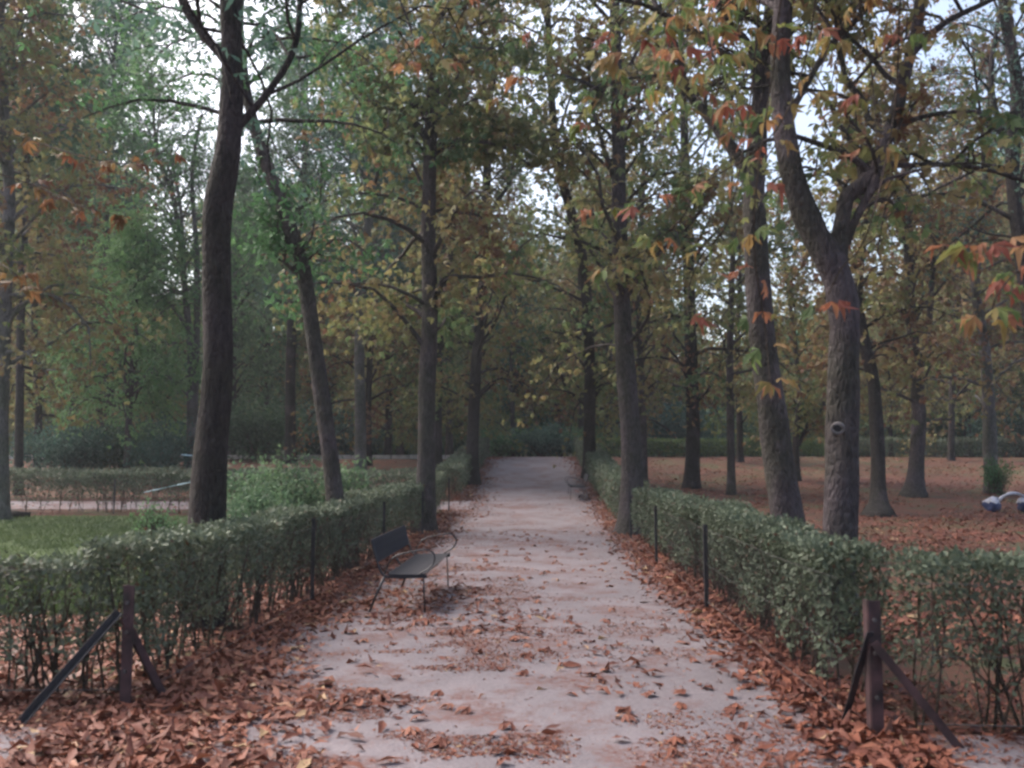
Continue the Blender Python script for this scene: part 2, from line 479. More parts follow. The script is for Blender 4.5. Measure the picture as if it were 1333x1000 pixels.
size = .040 + .04 * np.clip(y / 20, 0, 1)
litter('fallen_leaves', 'rust brown fallen leaves heaped along both edges of the sandy path', x, y, .012, .035, .1)
x, y = crumbs()
litter('leaf_crumbs', 'small trodden crumbs of brown leaf lying in loose patches on the sandy path', x, y, .011, .004, .032, .12)
# foreground corners and beside the hedges
n = 26000
x = -9 + rng.random(n) * 6.4; y = 3.2 + rng.random(n) * 3.5
k = rng.random(n) < np.clip(fbm(x, y, 1.1) * 2.6 - 1.15 + .8 * (y > 5.4), .02, 1)
litter('fallen_leaves', 'brown leaves strewn in front of and beneath the left hedge', x[k], y[k], .006, .020, .052)
n = 22000
x = 1.75 + rng.random(n) * 8; y = 2.9 + rng.random(n) * 3.9
k = rng.random(n) < np.clip(fbm(x, y, 1.1) * 2.6 - 1.1 + .8 * (y > 4.9), .02, 1)
litter('fallen_leaves', 'brown leaves strewn in front of and beneath the right hedge', x[k], y[k], .006, .020, .052)
n = 80000
y = 5.6 + rng.random(n) ** 1.4 * 42; x = 2.1 + rng.random(n) * (1.2 + y * .62)
k = (rng.random(n) < np.clip(fbm(x, y, .35) * 2.4 - .75, .03, 1) * .8)
litter('fallen_leaves', 'reddish leaf carpet under the trees right of the path', x[k], y[k], .01, .04, .11)
n = 42000
y = 6.0 + rng.random(n) ** 1.5 * 40; x = -3.0 - rng.random(n) * np.where(y < 9.6, 5.5, np.where(y < 25, 1.8, .7 * y))
k = rng.random(n) < np.where((x > -4.1) | (y < 9.6), .9, .16)
litter('fallen_leaves', 'scattered brown leaves behind the left hedges and on the side path', x[k], y[k], .01, .04, .11)
# whole palm-shaped leaves lying on the path
n = 230
y = 3.3 + rng.random(n) ** 1.3 * 18; x = -2.2 + rng.random(n) * 4.0
a = rng.random(n) * 6.28
P, D, Nn, L, T = palmate(np.stack([x, y, gz(y) + .02 + rng.random(n) * .01], 1), np.stack([np.cos(a), np.sin(a), 0 * a + .12], 1),
                         norm(np.stack([rng.normal(size=n) * .15, rng.normal(size=n) * .15, np.ones(n)], 1)), .085 + .05 * rng.random(n), .45 + .5 * rng.random(n) ** 2, 5, 1.2)
P[:, 2] += .02
tag(link('fallen_leaves', leaf_mesh('palm_leaves', M['litter'], P, D, Nn, L, L * .36, T, .3)), 'whole palm shaped chestnut leaves lying singly on the path', 'fallen leaves', kind='stuff')

# ------------------------------------------------------------------ hedges
def hedge(label, p0, p1, H, W, lpm, leaf, mat='hedge', stems=9, low=.5, base_clear=.35, dense=1.0):
    p0, p1 = np.array(p0, float), np.array(p1, float)
    Ln = np.linalg.norm(p1 - p0); t = (p1 - p0) / Ln; sdir = np.array([-t[1], t[0]])
    mid = (p0 + p1) / 2
    root = thing('hedge', label, 'hedge', (mid[0], mid[1], gz(mid[1])), 'clipped hedges along the paths')
    n = int(Ln * lpm)
    u = rng.random(n) * Ln
    hh = H * (1 + .2 * (fbm(u, u * 0 + p0[0], 1.1) - .5))
    kind = rng.random(n)
    cw = (rng.random(n) - .5) * W; cz = rng.random(n)
    top = kind < .34; side = (kind >= .34) & (kind < .82)
    z = hh * (base_clear * .5 + (1 - base_clear * .5) * cz ** .75)
    z = np.where(top, hh - np.abs(rng.normal(size=n)) * .06 + .05 * (rng.random(n) < .25) * rng.random(n), z)
    sgn = np.where(rng.random(n) < .5, 1., -1.)
    bul = 1 + .35 * (vnoise(u, z * 2, 2.2) - .5)
    cw = np.where(side, sgn * (W / 2 * bul - np.abs(rng.normal(size=n)) * .06), cw)
    x = p0[0] + t[0] * u + sdir[0] * cw; y = p0[1] + t[1] * u + sdir[1] * cw
    clump = fbm(u * 1.0 + p0[0] * 7 + sgn * 3, z * 1.4, 2.6)
    rel = z / hh
    keep = rng.random(n) < np.clip((rel - low + .36) / .35 + (clump - .5) * 4.0, .06, 1) * dense
    u, z, cw, x, y, clump, sgn, side, top, rel = [q[keep] for q in (u, z, cw, x, y, clump, sgn, side, top, rel)]
    n = len(x)
    pos = np.stack([x, y, gz(y) + z], 1)
    nr = rnd_unit(n) * .75
    nr[:, 2] += .55
    nr[:, :2] += sdir[None, :] * (np.sign(cw) * .6 * side)[:, None]
    d = rnd_unit(n); d[:, 2] += .1
    ln = leaf * (.7 + .6 * rng.random(n))
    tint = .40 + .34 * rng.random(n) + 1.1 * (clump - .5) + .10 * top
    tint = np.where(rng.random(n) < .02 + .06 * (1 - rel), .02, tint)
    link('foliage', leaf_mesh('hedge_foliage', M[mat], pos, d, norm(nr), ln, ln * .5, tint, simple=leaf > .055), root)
    mb = MB()
    m = int(Ln * stems)
    for i in range(m):
        uu = rng.random() * Ln; c = (rng.random() - .5) * W * .55
        bx, by = p0 + t * uu + sdir * c
        pts = [np.array([bx, by, gz(by) - .02])]
        q = pts[0].copy(); dr = np.array([rng.normal() * .12, rng.normal() * .12, 1.])
        hN = H * (.72 + .2 * rng.random())
        for k in range(4):
            q = q + dr * hN / 4 + np.array([rng.normal() * .025, rng.normal() * .025, 0]); pts.append(q.copy())
        r0 = .006 + .008 * rng.random()
        mb.tube(pts, np.linspace(r0, r0 * .4, 5), 4, cap=False)
        for _ in range(3):
            s0 = pts[1 + int(rng.integers(0, 3))]
            e = s0 + np.array([rng.normal() * .16, rng.normal() * .16, .18 + .2 * rng.random()])
            mb.tube([s0, (s0 + e) / 2 + rng.normal(size=3) * .02, e], [r0 * .55, r0 * .4, r0 * .2], 3, cap=False)
    link('stems', mb.mesh('hedge_stems', M['twig']), root)
    return root
XL, XR = -2.95, 2.35
hedge('long blue green hedge with bare stems on the left path edge behind the near bench', (XL, 6.1), (XL, 14.5), 1.06, .46, 3700, .048, stems=16, low=.50)
hedge('left path edge hedge beyond the near bench, ending at the side path opening', (XL, 14.6), (XL, 26.2), 1.16, .55, 2600, .058, stems=8, low=.48)
hedge('sparse leggy hedge turning left at the braced corner post', (-12, 5.9), (-3.1, 6.35), .93, .5, 3000, .046, stems=17, low=.54)
hedge('hedge at the far edge of the green lawn, before the side path', (-30, 25.9), (-3.3, 26.2), 1.15, .6, 900, .085, stems=7, low=.5)
hedge('low hedge beyond the side path with a pale clipped top', (-34, 29.8), (-3.3, 29.8), 1.0, .8, 900, .085, stems=4, low=.3)
hedge('short hedge on the left path edge beyond the side path', (XL, 29.6), (XL, 47), 1.12, .8, 1400, .08, stems=4, low=.25)
hedge('dense dark hedge along the right path edge from the rusty corner post', (2.10, 5.98), (XR, 12), 1.08, .44, 4600, .045, stems=15, low=.50)
hedge('right path edge hedge continuing to the thick trunk at the hedge gap', (XR, 12.05), (XR, 19.4), 1.08, .62, 4200, .052, stems=10, low=.36)
hedge('hedge turning right at the rusty corner post, bare and twiggy below', (2.24, 5.62), (9.5, 5.5), 1.08, .5, 4200, .042, stems=17, low=.52)
hedge('narrow hedge on the right path edge past the thick trunk, beside the far bench', (XR, 22.2), (XR, 47), 1.14, .8, 1500, .075, stems=4, low=.2)
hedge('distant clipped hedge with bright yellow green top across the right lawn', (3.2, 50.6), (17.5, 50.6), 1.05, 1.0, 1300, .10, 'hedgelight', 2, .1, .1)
hedge('distant dull hedge at the back right of the leafy ground', (17.6, 50.8), (50, 51.2), 1.1, 1.0, 900, .11, 'hedge', 2, .15, .1)

# ------------------------------------------------------------------ fences
def fence(label, p0, p1, posts, H=.98, top_mat='post', mesh=None):
    p0, p1 = np.array(p0, float), np.array(p1, float)
    L = np.linalg.norm(p1 - p0); t = (p1 - p0) / L
    root = thing('wire_fence', label, 'fence', (p0[0], p0[1], gz(p0[1])), 'wire fences in front of the hedges')
    for q in posts:
        x, y = p0 + t * q
        mb = MB()
        w = .042
        z0 = float(gz(y))
        mb.box((x, y, z0 + H / 2 - .05), (w, .006, H + .1)); mb.box((x - w / 2, y + w / 2, z0 + H / 2 - .05), (.006, w, H + .1))
        link('post', mb.mesh('fence_post', M[top_mat], False), root)
    for h in (.10, .5, .9):
        mb = MB(); n = max(4, int(L / .8))
        pts = [(*(p0 + t * L * i / n), float(gz((p0 + t * L * i / n)[1])) + h + .012 * math.sin(i * 1.7 + h * 9)) for i in range(n + 1)]
        mb.tube(pts, .0018 if h != .1 else .0035, 4)
        link('wire', mb.mesh('fence_wire', M['wire']), root)
    if mesh:
        mb = MB()
        for i in range(int(mesh / .1)):
            a = p0 + t * (i * .1)
            z = float(gz(a[1]))
            for s in (-1, 1):
                pts = []
                for k in range(9):
                    off = .1 * k * s * .45
                    b = a + t * (off if 0 <= i * .1 + off <= L else 0)
                    pts.append((b[0], b[1], z + .1 + k * .1))
                mb.tube(pts, .0011, 3, cap=False)
        o = link('wire_mesh', mb.mesh('fence_mesh', M['wire']), root)
    return root
fence('wire fence with thin dark posts on the path side of the left hedge', (-2.62, 6.1), (-2.62, 26.4), (4.3, 9.1, 14.2, 20.2), 1.0, mesh=9)
fence('wire fence on the side of the left hedge that faces the foreground', (-2.75, 6.0), (-12, 5.6), (4.4, 9.0), .9, mesh=5)
fence('wire fence with a dark end post on the path side of the right hedge', (1.84, 5.6), (2.02, 19.6), (4.6, 9.3, 13.9), .95, mesh=8)
fence('wire fence on the side of the right hedge that faces the foreground', (2.2, 5.35), (9.5, 5.05), (4.2,), .9, mesh=5)
fence('distant wire fence with thin posts at the far edge of the lawn', (-30, 25.45), (-3.3, 25.7), (9.5, 13.6, 17.7, 21.8), 1.0)

def angle_post(label, name, foot, H, mat, braces, w=.075):
    x, y = foot; z0 = float(gz(y))
    root = thing(name, label, 'fence post', (x, y, z0))
    mb = MB()
    mb.box((x + w / 2, y, z0 + H / 2 - .06), (w, .009, H + .12)); mb.box((x, y + w / 2 + .006, z0 + H / 2 - .06), (.009, w, H + .12))
    link('post', mb.mesh('corner_post', M[mat], False), root)
    for h in (.3 * H, .62 * H, .86 * H):
        mb = MB(); mb.tube([(x + w * .45, y - .022, z0 + h), (x + w * .45, y + .0, z0 + h)], .012, 6)
        link('bolt', mb.mesh('post_bolt', M['wire'], False), root)
    for (bx, by, h, bm) in braces:
        a = np.array([x, y - .02, z0 + h]); b = np.array([bx, by, float(gz(by)) - .04])
        d = (b - a); n = np.linalg.norm(d)
        q = Vector(d / n).to_track_quat('Z', 'Y').to_euler()
        mb = MB()
        c = (a + b) / 2
        mb.box(c, (.045, .006, n), q); 
        off = np.array(Euler(q).to_matrix() @ Vector((-.0225, .024, 0)))
        mb.box(c + off, (.006, .042, n), q)
        o = link('brace', mb.mesh('post_brace', M[bm], False), root)
    return root
angle_post('dark angle iron corner post with faded red face and two slanting braces', 'corner_post', (-2.77, 5.95), .80, 'rustpost', [(-3.22, 5.55, .62, 'post'), (-2.55, 6.15, .58, 'rustpost')])
angle_post('rusty red corner post standing where the right hedge turns', 'corner_post', (1.96, 5.42), .80, 'rustpost', [(1.88, 5.72, .62, 'post'), (2.40, 5.28, .55, 'rustpost')], .07)

# ------------------------------------------------------------------ trees
def smooth(pts, k=5):
    pts = np.asarray(pts, float)
    P = np.vstack([2 * pts[0] - pts[1], pts, 2 * pts[-1] - pts[-2]])
    out = []
    for i in range(1, len(P) - 2):
        for j in range(k):
            t = j / k
            a, b, c, d = P[i - 1], P[i], P[i + 1], P[i + 2]
            out.append(.5 * ((2 * b) + (-a + c) * t + (2 * a - 5 * b + 4 * c - d) * t * t + (-a + 3 * b - 3 * c + d) * t ** 3))
    out.append(P[-2])
    return np.array(out)
def limb_from_px(pts, Y, Y2=None):
    """points given where the photograph shows them, set at the tree's own distance"""
    n = len(pts); out = []
    for i, (px, py, w) in enumerate(pts):
        yy = Y if Y2 is None else Y + (Y2 - Y) * i / (n - 1)
        p = at(px, py, yy)
        out.append((*p, max(.008, w / 2 * yy / F_PX)))
    return np.array(out)

def crown(path, z0, z1, nl, L, size, k=5, tw=7, lpt=7, droop=.5, up=.5, flat=.6, spread_az=None, cbias=0.0, crange=.5, along=False):
    """grow limbs and twigs on a trunk path; returns the wood and the leaf arrays"""
    wood = MB()
    LP, LD, LN, LT = [], [], [], []
    zz = path[:, 2]
    ang = rng.random() * 6.28
    for i in range(nl):
        f = (i + rng.random()) / nl
        z = z0 + (z1 - z0) * f
        j = int(np.clip(np.searchsorted(zz, z), 0, len(path) - 1))
        if along: j = int((.3 + .7 * f) * (len(path) - 1))
        s = path[j, :3].copy(); tr = path[j, 3]
        ang += 2.4 + rng.normal() * .4
        az = ang if spread_az is None else spread_az[0] + (rng.random() - .5) * spread_az[1]
        ll = L * (.5 + .65 * rng.random()) * (1.05 - .5 * f ** 2)
        el = .55 + .55 * f + rng.normal() * .28
        d = np.array([math.cos(az) * math.cos(el), math.sin(az) * math.cos(el), math.sin(el)])
        pts = [s]; q = s.copy(); ns = 6
        for a in range(ns):
            q = q + d * ll / ns
            d = d + rng.normal(size=3) * .2; d[2] -= droop * (.42 - .2 * f) * (1.2 if a > 1 else .5); d /= np.linalg.norm(d)
            pts.append(q.copy())
        pts = np.array(pts)
        r0 = max(.02, min(tr * .5, .012 * ll + .02))
        wood.tube(pts, np.linspace(r0, .010, ns + 1), 5, cap=False)
        lt = cbias + rng.normal() * .5 * crange
        for b in range(tw):
            g = .22 + .78 * (b + rng.random()) / tw
            m = int(g * ns); m = min(m, ns - 1); fr = g * ns - m
            s2 = pts[m] * (1 - fr) + pts[m + 1] * fr
            base = pts[m + 1] - pts[m]; base /= np.linalg.norm(base)
            side = np.cross(base, [0, 0, 1]); side /= np.linalg.norm(side) + 1e-6
            e = base * .5 + side * (1 if b % 2 else -1) * (.3 + .6 * rng.random()) + np.array([0, 0, rng.normal() * .75 - .1])
            e /= np.linalg.norm(e)
            l2 = ll * (.22 + .25 * rng.random()) * (1.15 - .5 * g)
            p2 = [s2, s2 + e * l2 * .5 + [0, 0, .04 * l2], s2 + e * l2 - [0, 0, droop * .18 * l2]]
            wood.tube(p2, [.011, .007, .004], 3, cap=False)
            nn = max(2, int(lpt * (.6 + .8 * rng.random())))
            h = rng.random(nn) ** .8
            pp = s2 + e * (l2 * h)[:, None] + rng.normal(size=(nn, 3)) * np.array([.2, .2, .2]) * min(1.2, L / 3)
            pp[:, 2] -= droop * .18 * l2 * h ** 2 + .03
            dd = e * .5 + rng.normal(size=(nn, 3)) * .8; dd[:, 2] -= .5
            nr = rng.normal(size=(nn, 3)) * .75; nr[:, 2] += .7
            LP.append(pp); LD.append(dd); LN.append(nr); LT.append(np.full(nn, lt) + rng.normal(size=nn) * .14)
    return wood, np.concatenate(LP), np.concatenate(LD), norm(np.concatenate(LN)), np.concatenate(LT)

def leaf_part(root, name, mat, arr, size, k, wf=.42):
    LP, LD, LN, LT = arr
    n = len(LP)
    if k > 1:
        P, D, N2, L, T = palmate(LP, LD, LN, size * (.75 + .5 * rng.random(n)), LT, k)
    else:
        P, D, N2, L, T = LP, LD, LN, size * (.7 + .6 * rng.random(n)), LT
    return link(name, leaf_mesh(name, M[mat], P, D, N2, L, L * wf, T, .18, simple=True), root)

def tree(name, label, Y, trunk, limbs=(), bark='bark', leaf='autumn', z0=5, ztop=17, nl=30, L=3.2, size=.17, k=4, tw=7, lpt=8,
         flare=1.35, Y2=None, base=None, cbias=.4, crange=.4, droop=.5, up=.5, extra_leaf=(), group='trees in the park', sides=12):
    tr = limb_from_px(trunk, Y, Y2)
    bx, by = tr[0, :2] if base is None else base
    gy = float(gz(by))
    pts = tr
    if tr[0, 2] > gy - .1:    # carry the trunk down to the ground
        slope = (tr[0, :2] - tr[1, :2]) / max(.3, tr[1, 2] - tr[0, 2])
        dz = tr[0, 2] - (gy - .15)
        if dz > .05:
            foot = np.array([*(tr[0, :2] + slope * dz * .6), gy - .15, tr[0, 3] * 1.06])
            pts = np.vstack([foot, tr])
    else:
        pts = tr.copy(); pts[0, 2] = gy - .15
    last = pts[-1]; prev = pts[-2]
    if last[2] < ztop:
        d = (last[:3] - prev[:3]); d /= np.linalg.norm(d); d = d * .6 + np.array([0, 0, .5]); d /= np.linalg.norm(d)
        q = last[:3].copy(); ext = []
        n = 5; st = (ztop - last[2]) / n
        for i in range(n):
            q = q + d * st + rng.normal(size=3) * np.array([.12, .12, 0]) * min(1, st)
            d = d * .7 + np.array([0, 0, .3]) + rng.normal(size=3) * .05; d /= np.linalg.norm(d)
            ext.append((*q, max(.03, last[3] * (1 - (i + 1) / n * .85))))
        pts = np.vstack([pts, ext])
    path = smooth(pts)
    h = path[:, 2] - gy
    path[:, 3] = np.clip(path[:, 3], .01, None) * (1 + (flare - 1) * np.exp(-np.clip(h, 0, None) / .28))
    root = thing(name, label, 'tree', (bx, by, gy), group)
    mb = MB(); mb.tube(path[:, :3], path[:, 3], sides, rough=.09)
    link('trunk', mb.mesh('trunk', M[bark]), root)
    paths = [path]
    for lb in limbs:
        l3 = limb_from_px(lb[0], Y if len(lb) < 2 else lb[1][0], None if len(lb) < 2 else lb[1][1])
        lp = smooth(l3)
        mb = MB(); mb.tube(lp[:, :3], lp[:, 3], 8, rough=.08)
        link('limb', mb.mesh('limb', M[bark]), root)
        paths.append(lp)
    if nl:
        lpt = max(3, int(round(lpt * 1.5))); size = size * 1.12; nl = int(nl * 1.15)
        if Y > 20 and leaf != 'teal' and z0 < 8: z0 = min(z0, 3.1 if Y > 30 else 3.9); droop = .8; nl = int(nl * 1.2)
        W, a, b, c, d = crown(path, z0, ztop, nl, L, size, k, tw, lpt, droop, up, cbias=cbias, crange=crange)
        A = [[a], [b], [c], [d]]
        for lp in paths[1:]:
            zl, zh = sorted((lp[0, 2], lp[-1, 2]))
            if zh - zl < .3: zh = zl + .3
            W2, a, b, c, d = crown(lp, zl + .4 * (zh - zl), zh, max(3, int(nl * .2)), L * .6, size, k, max(4, tw - 2), lpt, droop, up, cbias=cbias, crange=crange, along=True)
            W.v += W2.v; W.f += [tuple(i + W.n for i in f) for f in W2.f]; W.n += W2.n
            for s_, q in zip(A, (a, b, c, d)): s_.append(q)
        link('branches', W.mesh('branches', M[bark]), root)
        leaf_part(root, 'crown', leaf, [np.concatenate(q) for q in A], size, k)
    return root, path

T = tree
# left side, near
T('tree', 'thick dark trunk behind the left hedge, forking at the top of the picture', 9.0,
  [(268, 735, 52), (274, 600, 46), (284, 480, 39), (282, 360, 38), (284, 270, 38), (298, 190, 34), (302, 100, 29), (300, 0, 28), (296, -120, 24)],
  [([(306, 190, 12), (312, 165, 12), (345, 125, 10), (378, 75, 9), (390, 20, 8), (386, -60, 7)],), ([(300, 85, 16), (285, 68, 14), (262, 42, 12), (238, 5, 10), (215, -60, 8)],)],
  bark='barkdark', leaf='teal', z0=7.0, ztop=17, nl=30, L=3.8, k=3, size=.11, flare=1.2, cbias=.6)
T('tree', 'slim leaning trunk curving up left from behind the left hedge', 14.0,
  [(440, 700, 24), (433, 620, 23), (424, 550, 22), (408, 440, 21), (394, 350, 20), (372, 280, 19), (347, 215, 17), (330, 160, 15), (318, 100, 12), (312, 30, 11), (318, -60, 9)],
  [([(398, 365, 10), (380, 350, 6), (355, 330, 4)],)],
  bark='bark', leaf='green', z0=6.8, ztop=15, nl=40, L=3.4, k=3, size=.12, cbias=.2, lpt=10)
T('tree', 'tall straight trunk at the left path edge just beyond the near bench', 21.3,
  [(553, 690, 27), (555, 600, 24), (556, 500, 23), (560, 400, 21), (558, 300, 19), (560, 190, 18), (566, 90, 16), (573, 0, 14), (577, -100, 12)],
  [([(556, 185, 10), (545, 165, 9), (525, 158, 9), (506, 166, 9), (498, 200, 8), (488, 240, 5)], (21.3, 22.3)),
   ([(508, 166, 7), (492, 140, 6), (465, 112, 5), (448, 90, 5), (436, 50, 4), (420, 0, 3)], (21.8, 23)),
   ([(562, 190, 6), (600, 184, 5), (650, 190, 4), (690, 215, 3)], (21.3, 20.5)),
   ([(566, 110, 8), (590, 60, 6), (600, 0, 5), (604, -60, 4)],)],
  leaf='autumn', z0=4.6, ztop=19, nl=44, L=3.6, cbias=.55, lpt=9)
T('tree', 'dark trunk rising through the left hedge beyond the side path opening', 34.5,
  [(615, 634, 19), (616, 560, 16), (620, 470, 14), (628, 380, 13), (632, 280, 12), (636, 180, 10), (640, 80, 8)],
  [([(630, 290, 7), (640, 272, 7), (625, 268, 7), (606, 272, 8), (592, 300, 8), (584, 345, 8), (575, 380, 8)], (34.5, 36)),
   ([(640, 272, 5), (662, 240, 5), (672, 200, 4), (690, 170, 3)],)],
  bark='barkdark', leaf='autumn', z0=4.4, ztop=19, nl=46, L=4.2, cbias=.45, lpt=9)
T('tree', 'pale grey trunk beside its dark twin beyond the side path', 39,
  [(469, 612, 16), (469, 540, 14), (468, 440, 13), (472, 350, 12), (480, 290, 11), (492, 230, 9), (500, 170, 7)],
  [([(478, 300, 6), (470, 250, 5), (452, 190, 4), (440, 140, 3)],)],
  bark='barkgrey', leaf='teal', z0=8, ztop=22, nl=56, L=4.6, k=3, size=.2, cbias=.5, lpt=12)
T('tree', 'dark slim trunk just right of the pale grey one', 43,
  [(480, 606, 9), (480, 500, 8), (486, 400, 8), (490, 300, 7), (497, 200, 6)], bark='barkdark', leaf='autumn', z0=6, ztop=19, nl=36, L=4.2, cbias=.3)
T('tree', 'dark trunk half hidden behind the tall straight trunk left of the path', 42,
  [(569, 612, 13), (570, 500, 11), (574, 400, 10), (580, 300, 9), (590, 200, 7)], bark='barkdark', leaf='autumn', z0=4.8, ztop=19, nl=46, L=4.2, cbias=.45, lpt=9)
T('tree', 'straight dark trunk in the wood between the leaning tree and the thick left one', 44,
  [(378, 600, 15), (378, 500, 14), (381, 400, 13), (390, 300, 12), (397, 240, 11), (398, 180, 8)], bark='barkdark', leaf='dark', z0=9, ztop=23, nl=62, L=5.0, k=3, size=.2, cbias=.5, lpt=13)
T('tree', 'clump of thin upright stems fanning out left of the thick dark trunk', 36,
  [(250, 615, 15), (250, 520, 13), (247, 440, 8), (238, 350, 7), (228, 270, 6), (208, 210, 5)],
  [([(253, 540, 9), (256, 430, 8), (256, 330, 7), (250, 230, 5), (262, 150, 4)],), ([(247, 460, 6), (240, 380, 6), (236, 280, 5), (222, 200, 4)],),
   ([(252, 525, 5), (238, 508, 4), (205, 492, 4), (165, 482, 3), (110, 480, 3), (60, 482, 2)], (36, 34)),
   ([(246, 430, 5), (225, 400, 4), (200, 370, 3), (180, 340, 2)],)],
  bark='barkgrey', leaf='green', z0=8, ztop=18, nl=48, L=5.0, k=3, size=.15, cbias=.6, lpt=9)
T('tree', 'tall trunk cut by the left edge of the picture under rusty leaves', 24,
  [(2, 660, 20), (1, 560, 19), (4, 460, 18), (8, 340, 17), (12, 260, 15), (6, 160, 14), (2, 60, 12), (0, -40, 10)], bark='barkgrey', leaf='autumn', z0=4.8, ztop=17, nl=48, L=3.8, cbias=.42, lpt=10)
T('tree', 'tall blue green tree high over the bushes left of the thin stems', 44, [(140, 610, 13), (142, 500, 12), (138, 380, 11), (143, 250, 9), (146, 150, 8)], bark='barkdark', leaf='teal', z0=12, ztop=25, nl=66, L=5.5, k=3, size=.21, cbias=.5, lpt=12)
T('tree', 'tall dark leaved tree filling the upper left corner behind the edge trunk', 31, [(24, 625, 11), (26, 500, 10), (28, 380, 10), (34, 250, 9), (30, 130, 8)], bark='barkdark', leaf='dark', z0=10.5, ztop=20, nl=60, L=4.8, k=3, size=.19, cbias=.35, lpt=13)
T('tree', 'slender trunk in the wood left of the thin stems', 46, [(95, 600, 9), (97, 480, 8), (100, 360, 7), (94, 240, 6)], bark='barkdark', leaf='autumn', z0=4.6, ztop=17, nl=44, L=4.6, cbias=.6, lpt=9)
T('tree', 'bushy green tree filling the gap at the left behind the lawn', 35, [(165, 606, 9), (168, 540, 8), (172, 480, 7), (178, 430, 5)], bark='bark', leaf='green', z0=3.6, ztop=10.5, nl=44, L=3.6, k=3, size=.17, cbias=.95, lpt=12)
T('tree', 'brownish tree at the far left behind the lawn hedge', 38, [(48, 612, 10), (50, 520, 9), (45, 420, 8), (52, 300, 7)], bark='barkdark', leaf='autumn', z0=4.0, ztop=15, nl=44, L=4.0, cbias=.45, lpt=9)
# centre and right
T('tree', 'tall trunk bending left above the right hedge near the far bench', 37,
  [(767, 640, 18), (767, 560, 16), (768, 490, 15), (765, 410, 14), (757, 330, 14), (742, 270, 13), (726, 215, 12), (718, 130, 10), (714, 40, 9), (710, -40, 8)],
  [([(756, 335, 6), (762, 310, 6), (768, 285, 5), (775, 250, 3)],), ([(764, 525, 5), (740, 510, 4), (722, 470, 3), (700, 455, 2)], (37, 34))],
  bark='barkdark', leaf='autumn', z0=4.6, ztop=16, nl=34, L=3.6, cbias=.5, lpt=6, Y2=24)
T('tree', 'thick trunk standing in the gap of the right hedge', 20.8,
  [(822, 688, 34), (823, 620, 29), (820, 550, 27), (814, 470, 25), (809, 380, 23), (806, 280, 20), (805, 170, 18), (802, 60, 15), (800, -60, 13)],
  [([(806, 400, 9), (840, 350, 6), (868, 320, 5), (900, 290, 4), (935, 240, 3)], (20.8, 19.5)), ([(806, 250, 8), (785, 190, 6), (770, 130, 5), (765, 60, 4)],)],
  leaf='autumn', z0=4.8, ztop=18, nl=40, L=3.2, cbias=.5, flare=1.5, lpt=6)
T('tree', 'slender trunk just right of the thick trunk at the hedge gap', 34, [(838, 622, 11), (836, 520, 9), (832, 420, 8), (834, 320, 7), (838, 220, 6)], bark='bark', leaf='autumn', z0=6, ztop=17, nl=34, L=3.8, cbias=.5)
T('tree', 'dark trunk with flared foot alone on the leafy ground right of the path', 33.5,
  [(900, 638, 21), (902, 560, 18), (900, 480, 16), (898, 400, 15), (895, 320, 14), (892, 230, 13), (890, 140, 10), (886, 40, 8)],
  [([(896, 350, 6), (915, 320, 5), (950, 290, 4), (985, 285, 3)],)],
  bark='barkdark', leaf='autumn', z0=6.2, ztop=19, nl=32, L=4.2, cbias=.4, lpt=4, tw=9)
T('tree', 'thin light trunk between the flared dark one and the leaning one', 31.5, [(952, 644, 11), (951, 560, 10), (950, 470, 9), (952, 380, 7), (955, 300, 6)], bark='bark', leaf='autumn', z0=6.5, ztop=14, nl=22, L=3.2, cbias=.6, lpt=6)
T('tree', 'narrow trunk close to the bright far hedge', 45, [(963, 602, 9), (962, 520, 8), (960, 440, 7), (964, 360, 6)], bark='barkdark', leaf='autumn', z0=5, ztop=14, nl=30, L=3.6, cbias=.6)
T('tree', 'leaning trunk behind the right hedge, splitting into many limbs above', 12.0,
  [(1034, 740, 50), (1026, 680, 43), (1014, 600, 38), (1003, 520, 36), (992, 430, 34), (985, 340, 32), (982, 260, 29), (986, 190, 26), (992, 110, 22), (1003, 20, 19), (1010, -80, 15)],
  [([(980, 250, 18), (962, 208, 17), (938, 172, 16), (916, 145, 13), (895, 120, 10), (880, 60, 8), (850, 0, 7)], (12, 12.6)),
   ([(988, 170, 14), (985, 110, 13), (975, 60, 11), (950, 30, 10), (925, -20, 9)], (12, 11.6)),
   ([(986, 150, 12), (1010, 60, 12), (1030, 0, 10), (1040, -60, 8)], (12, 11.5))],
  leaf='autumn', z0=6.4, ztop=17, nl=34, L=3.4, cbias=.6, size=.115, lpt=4, tw=10)
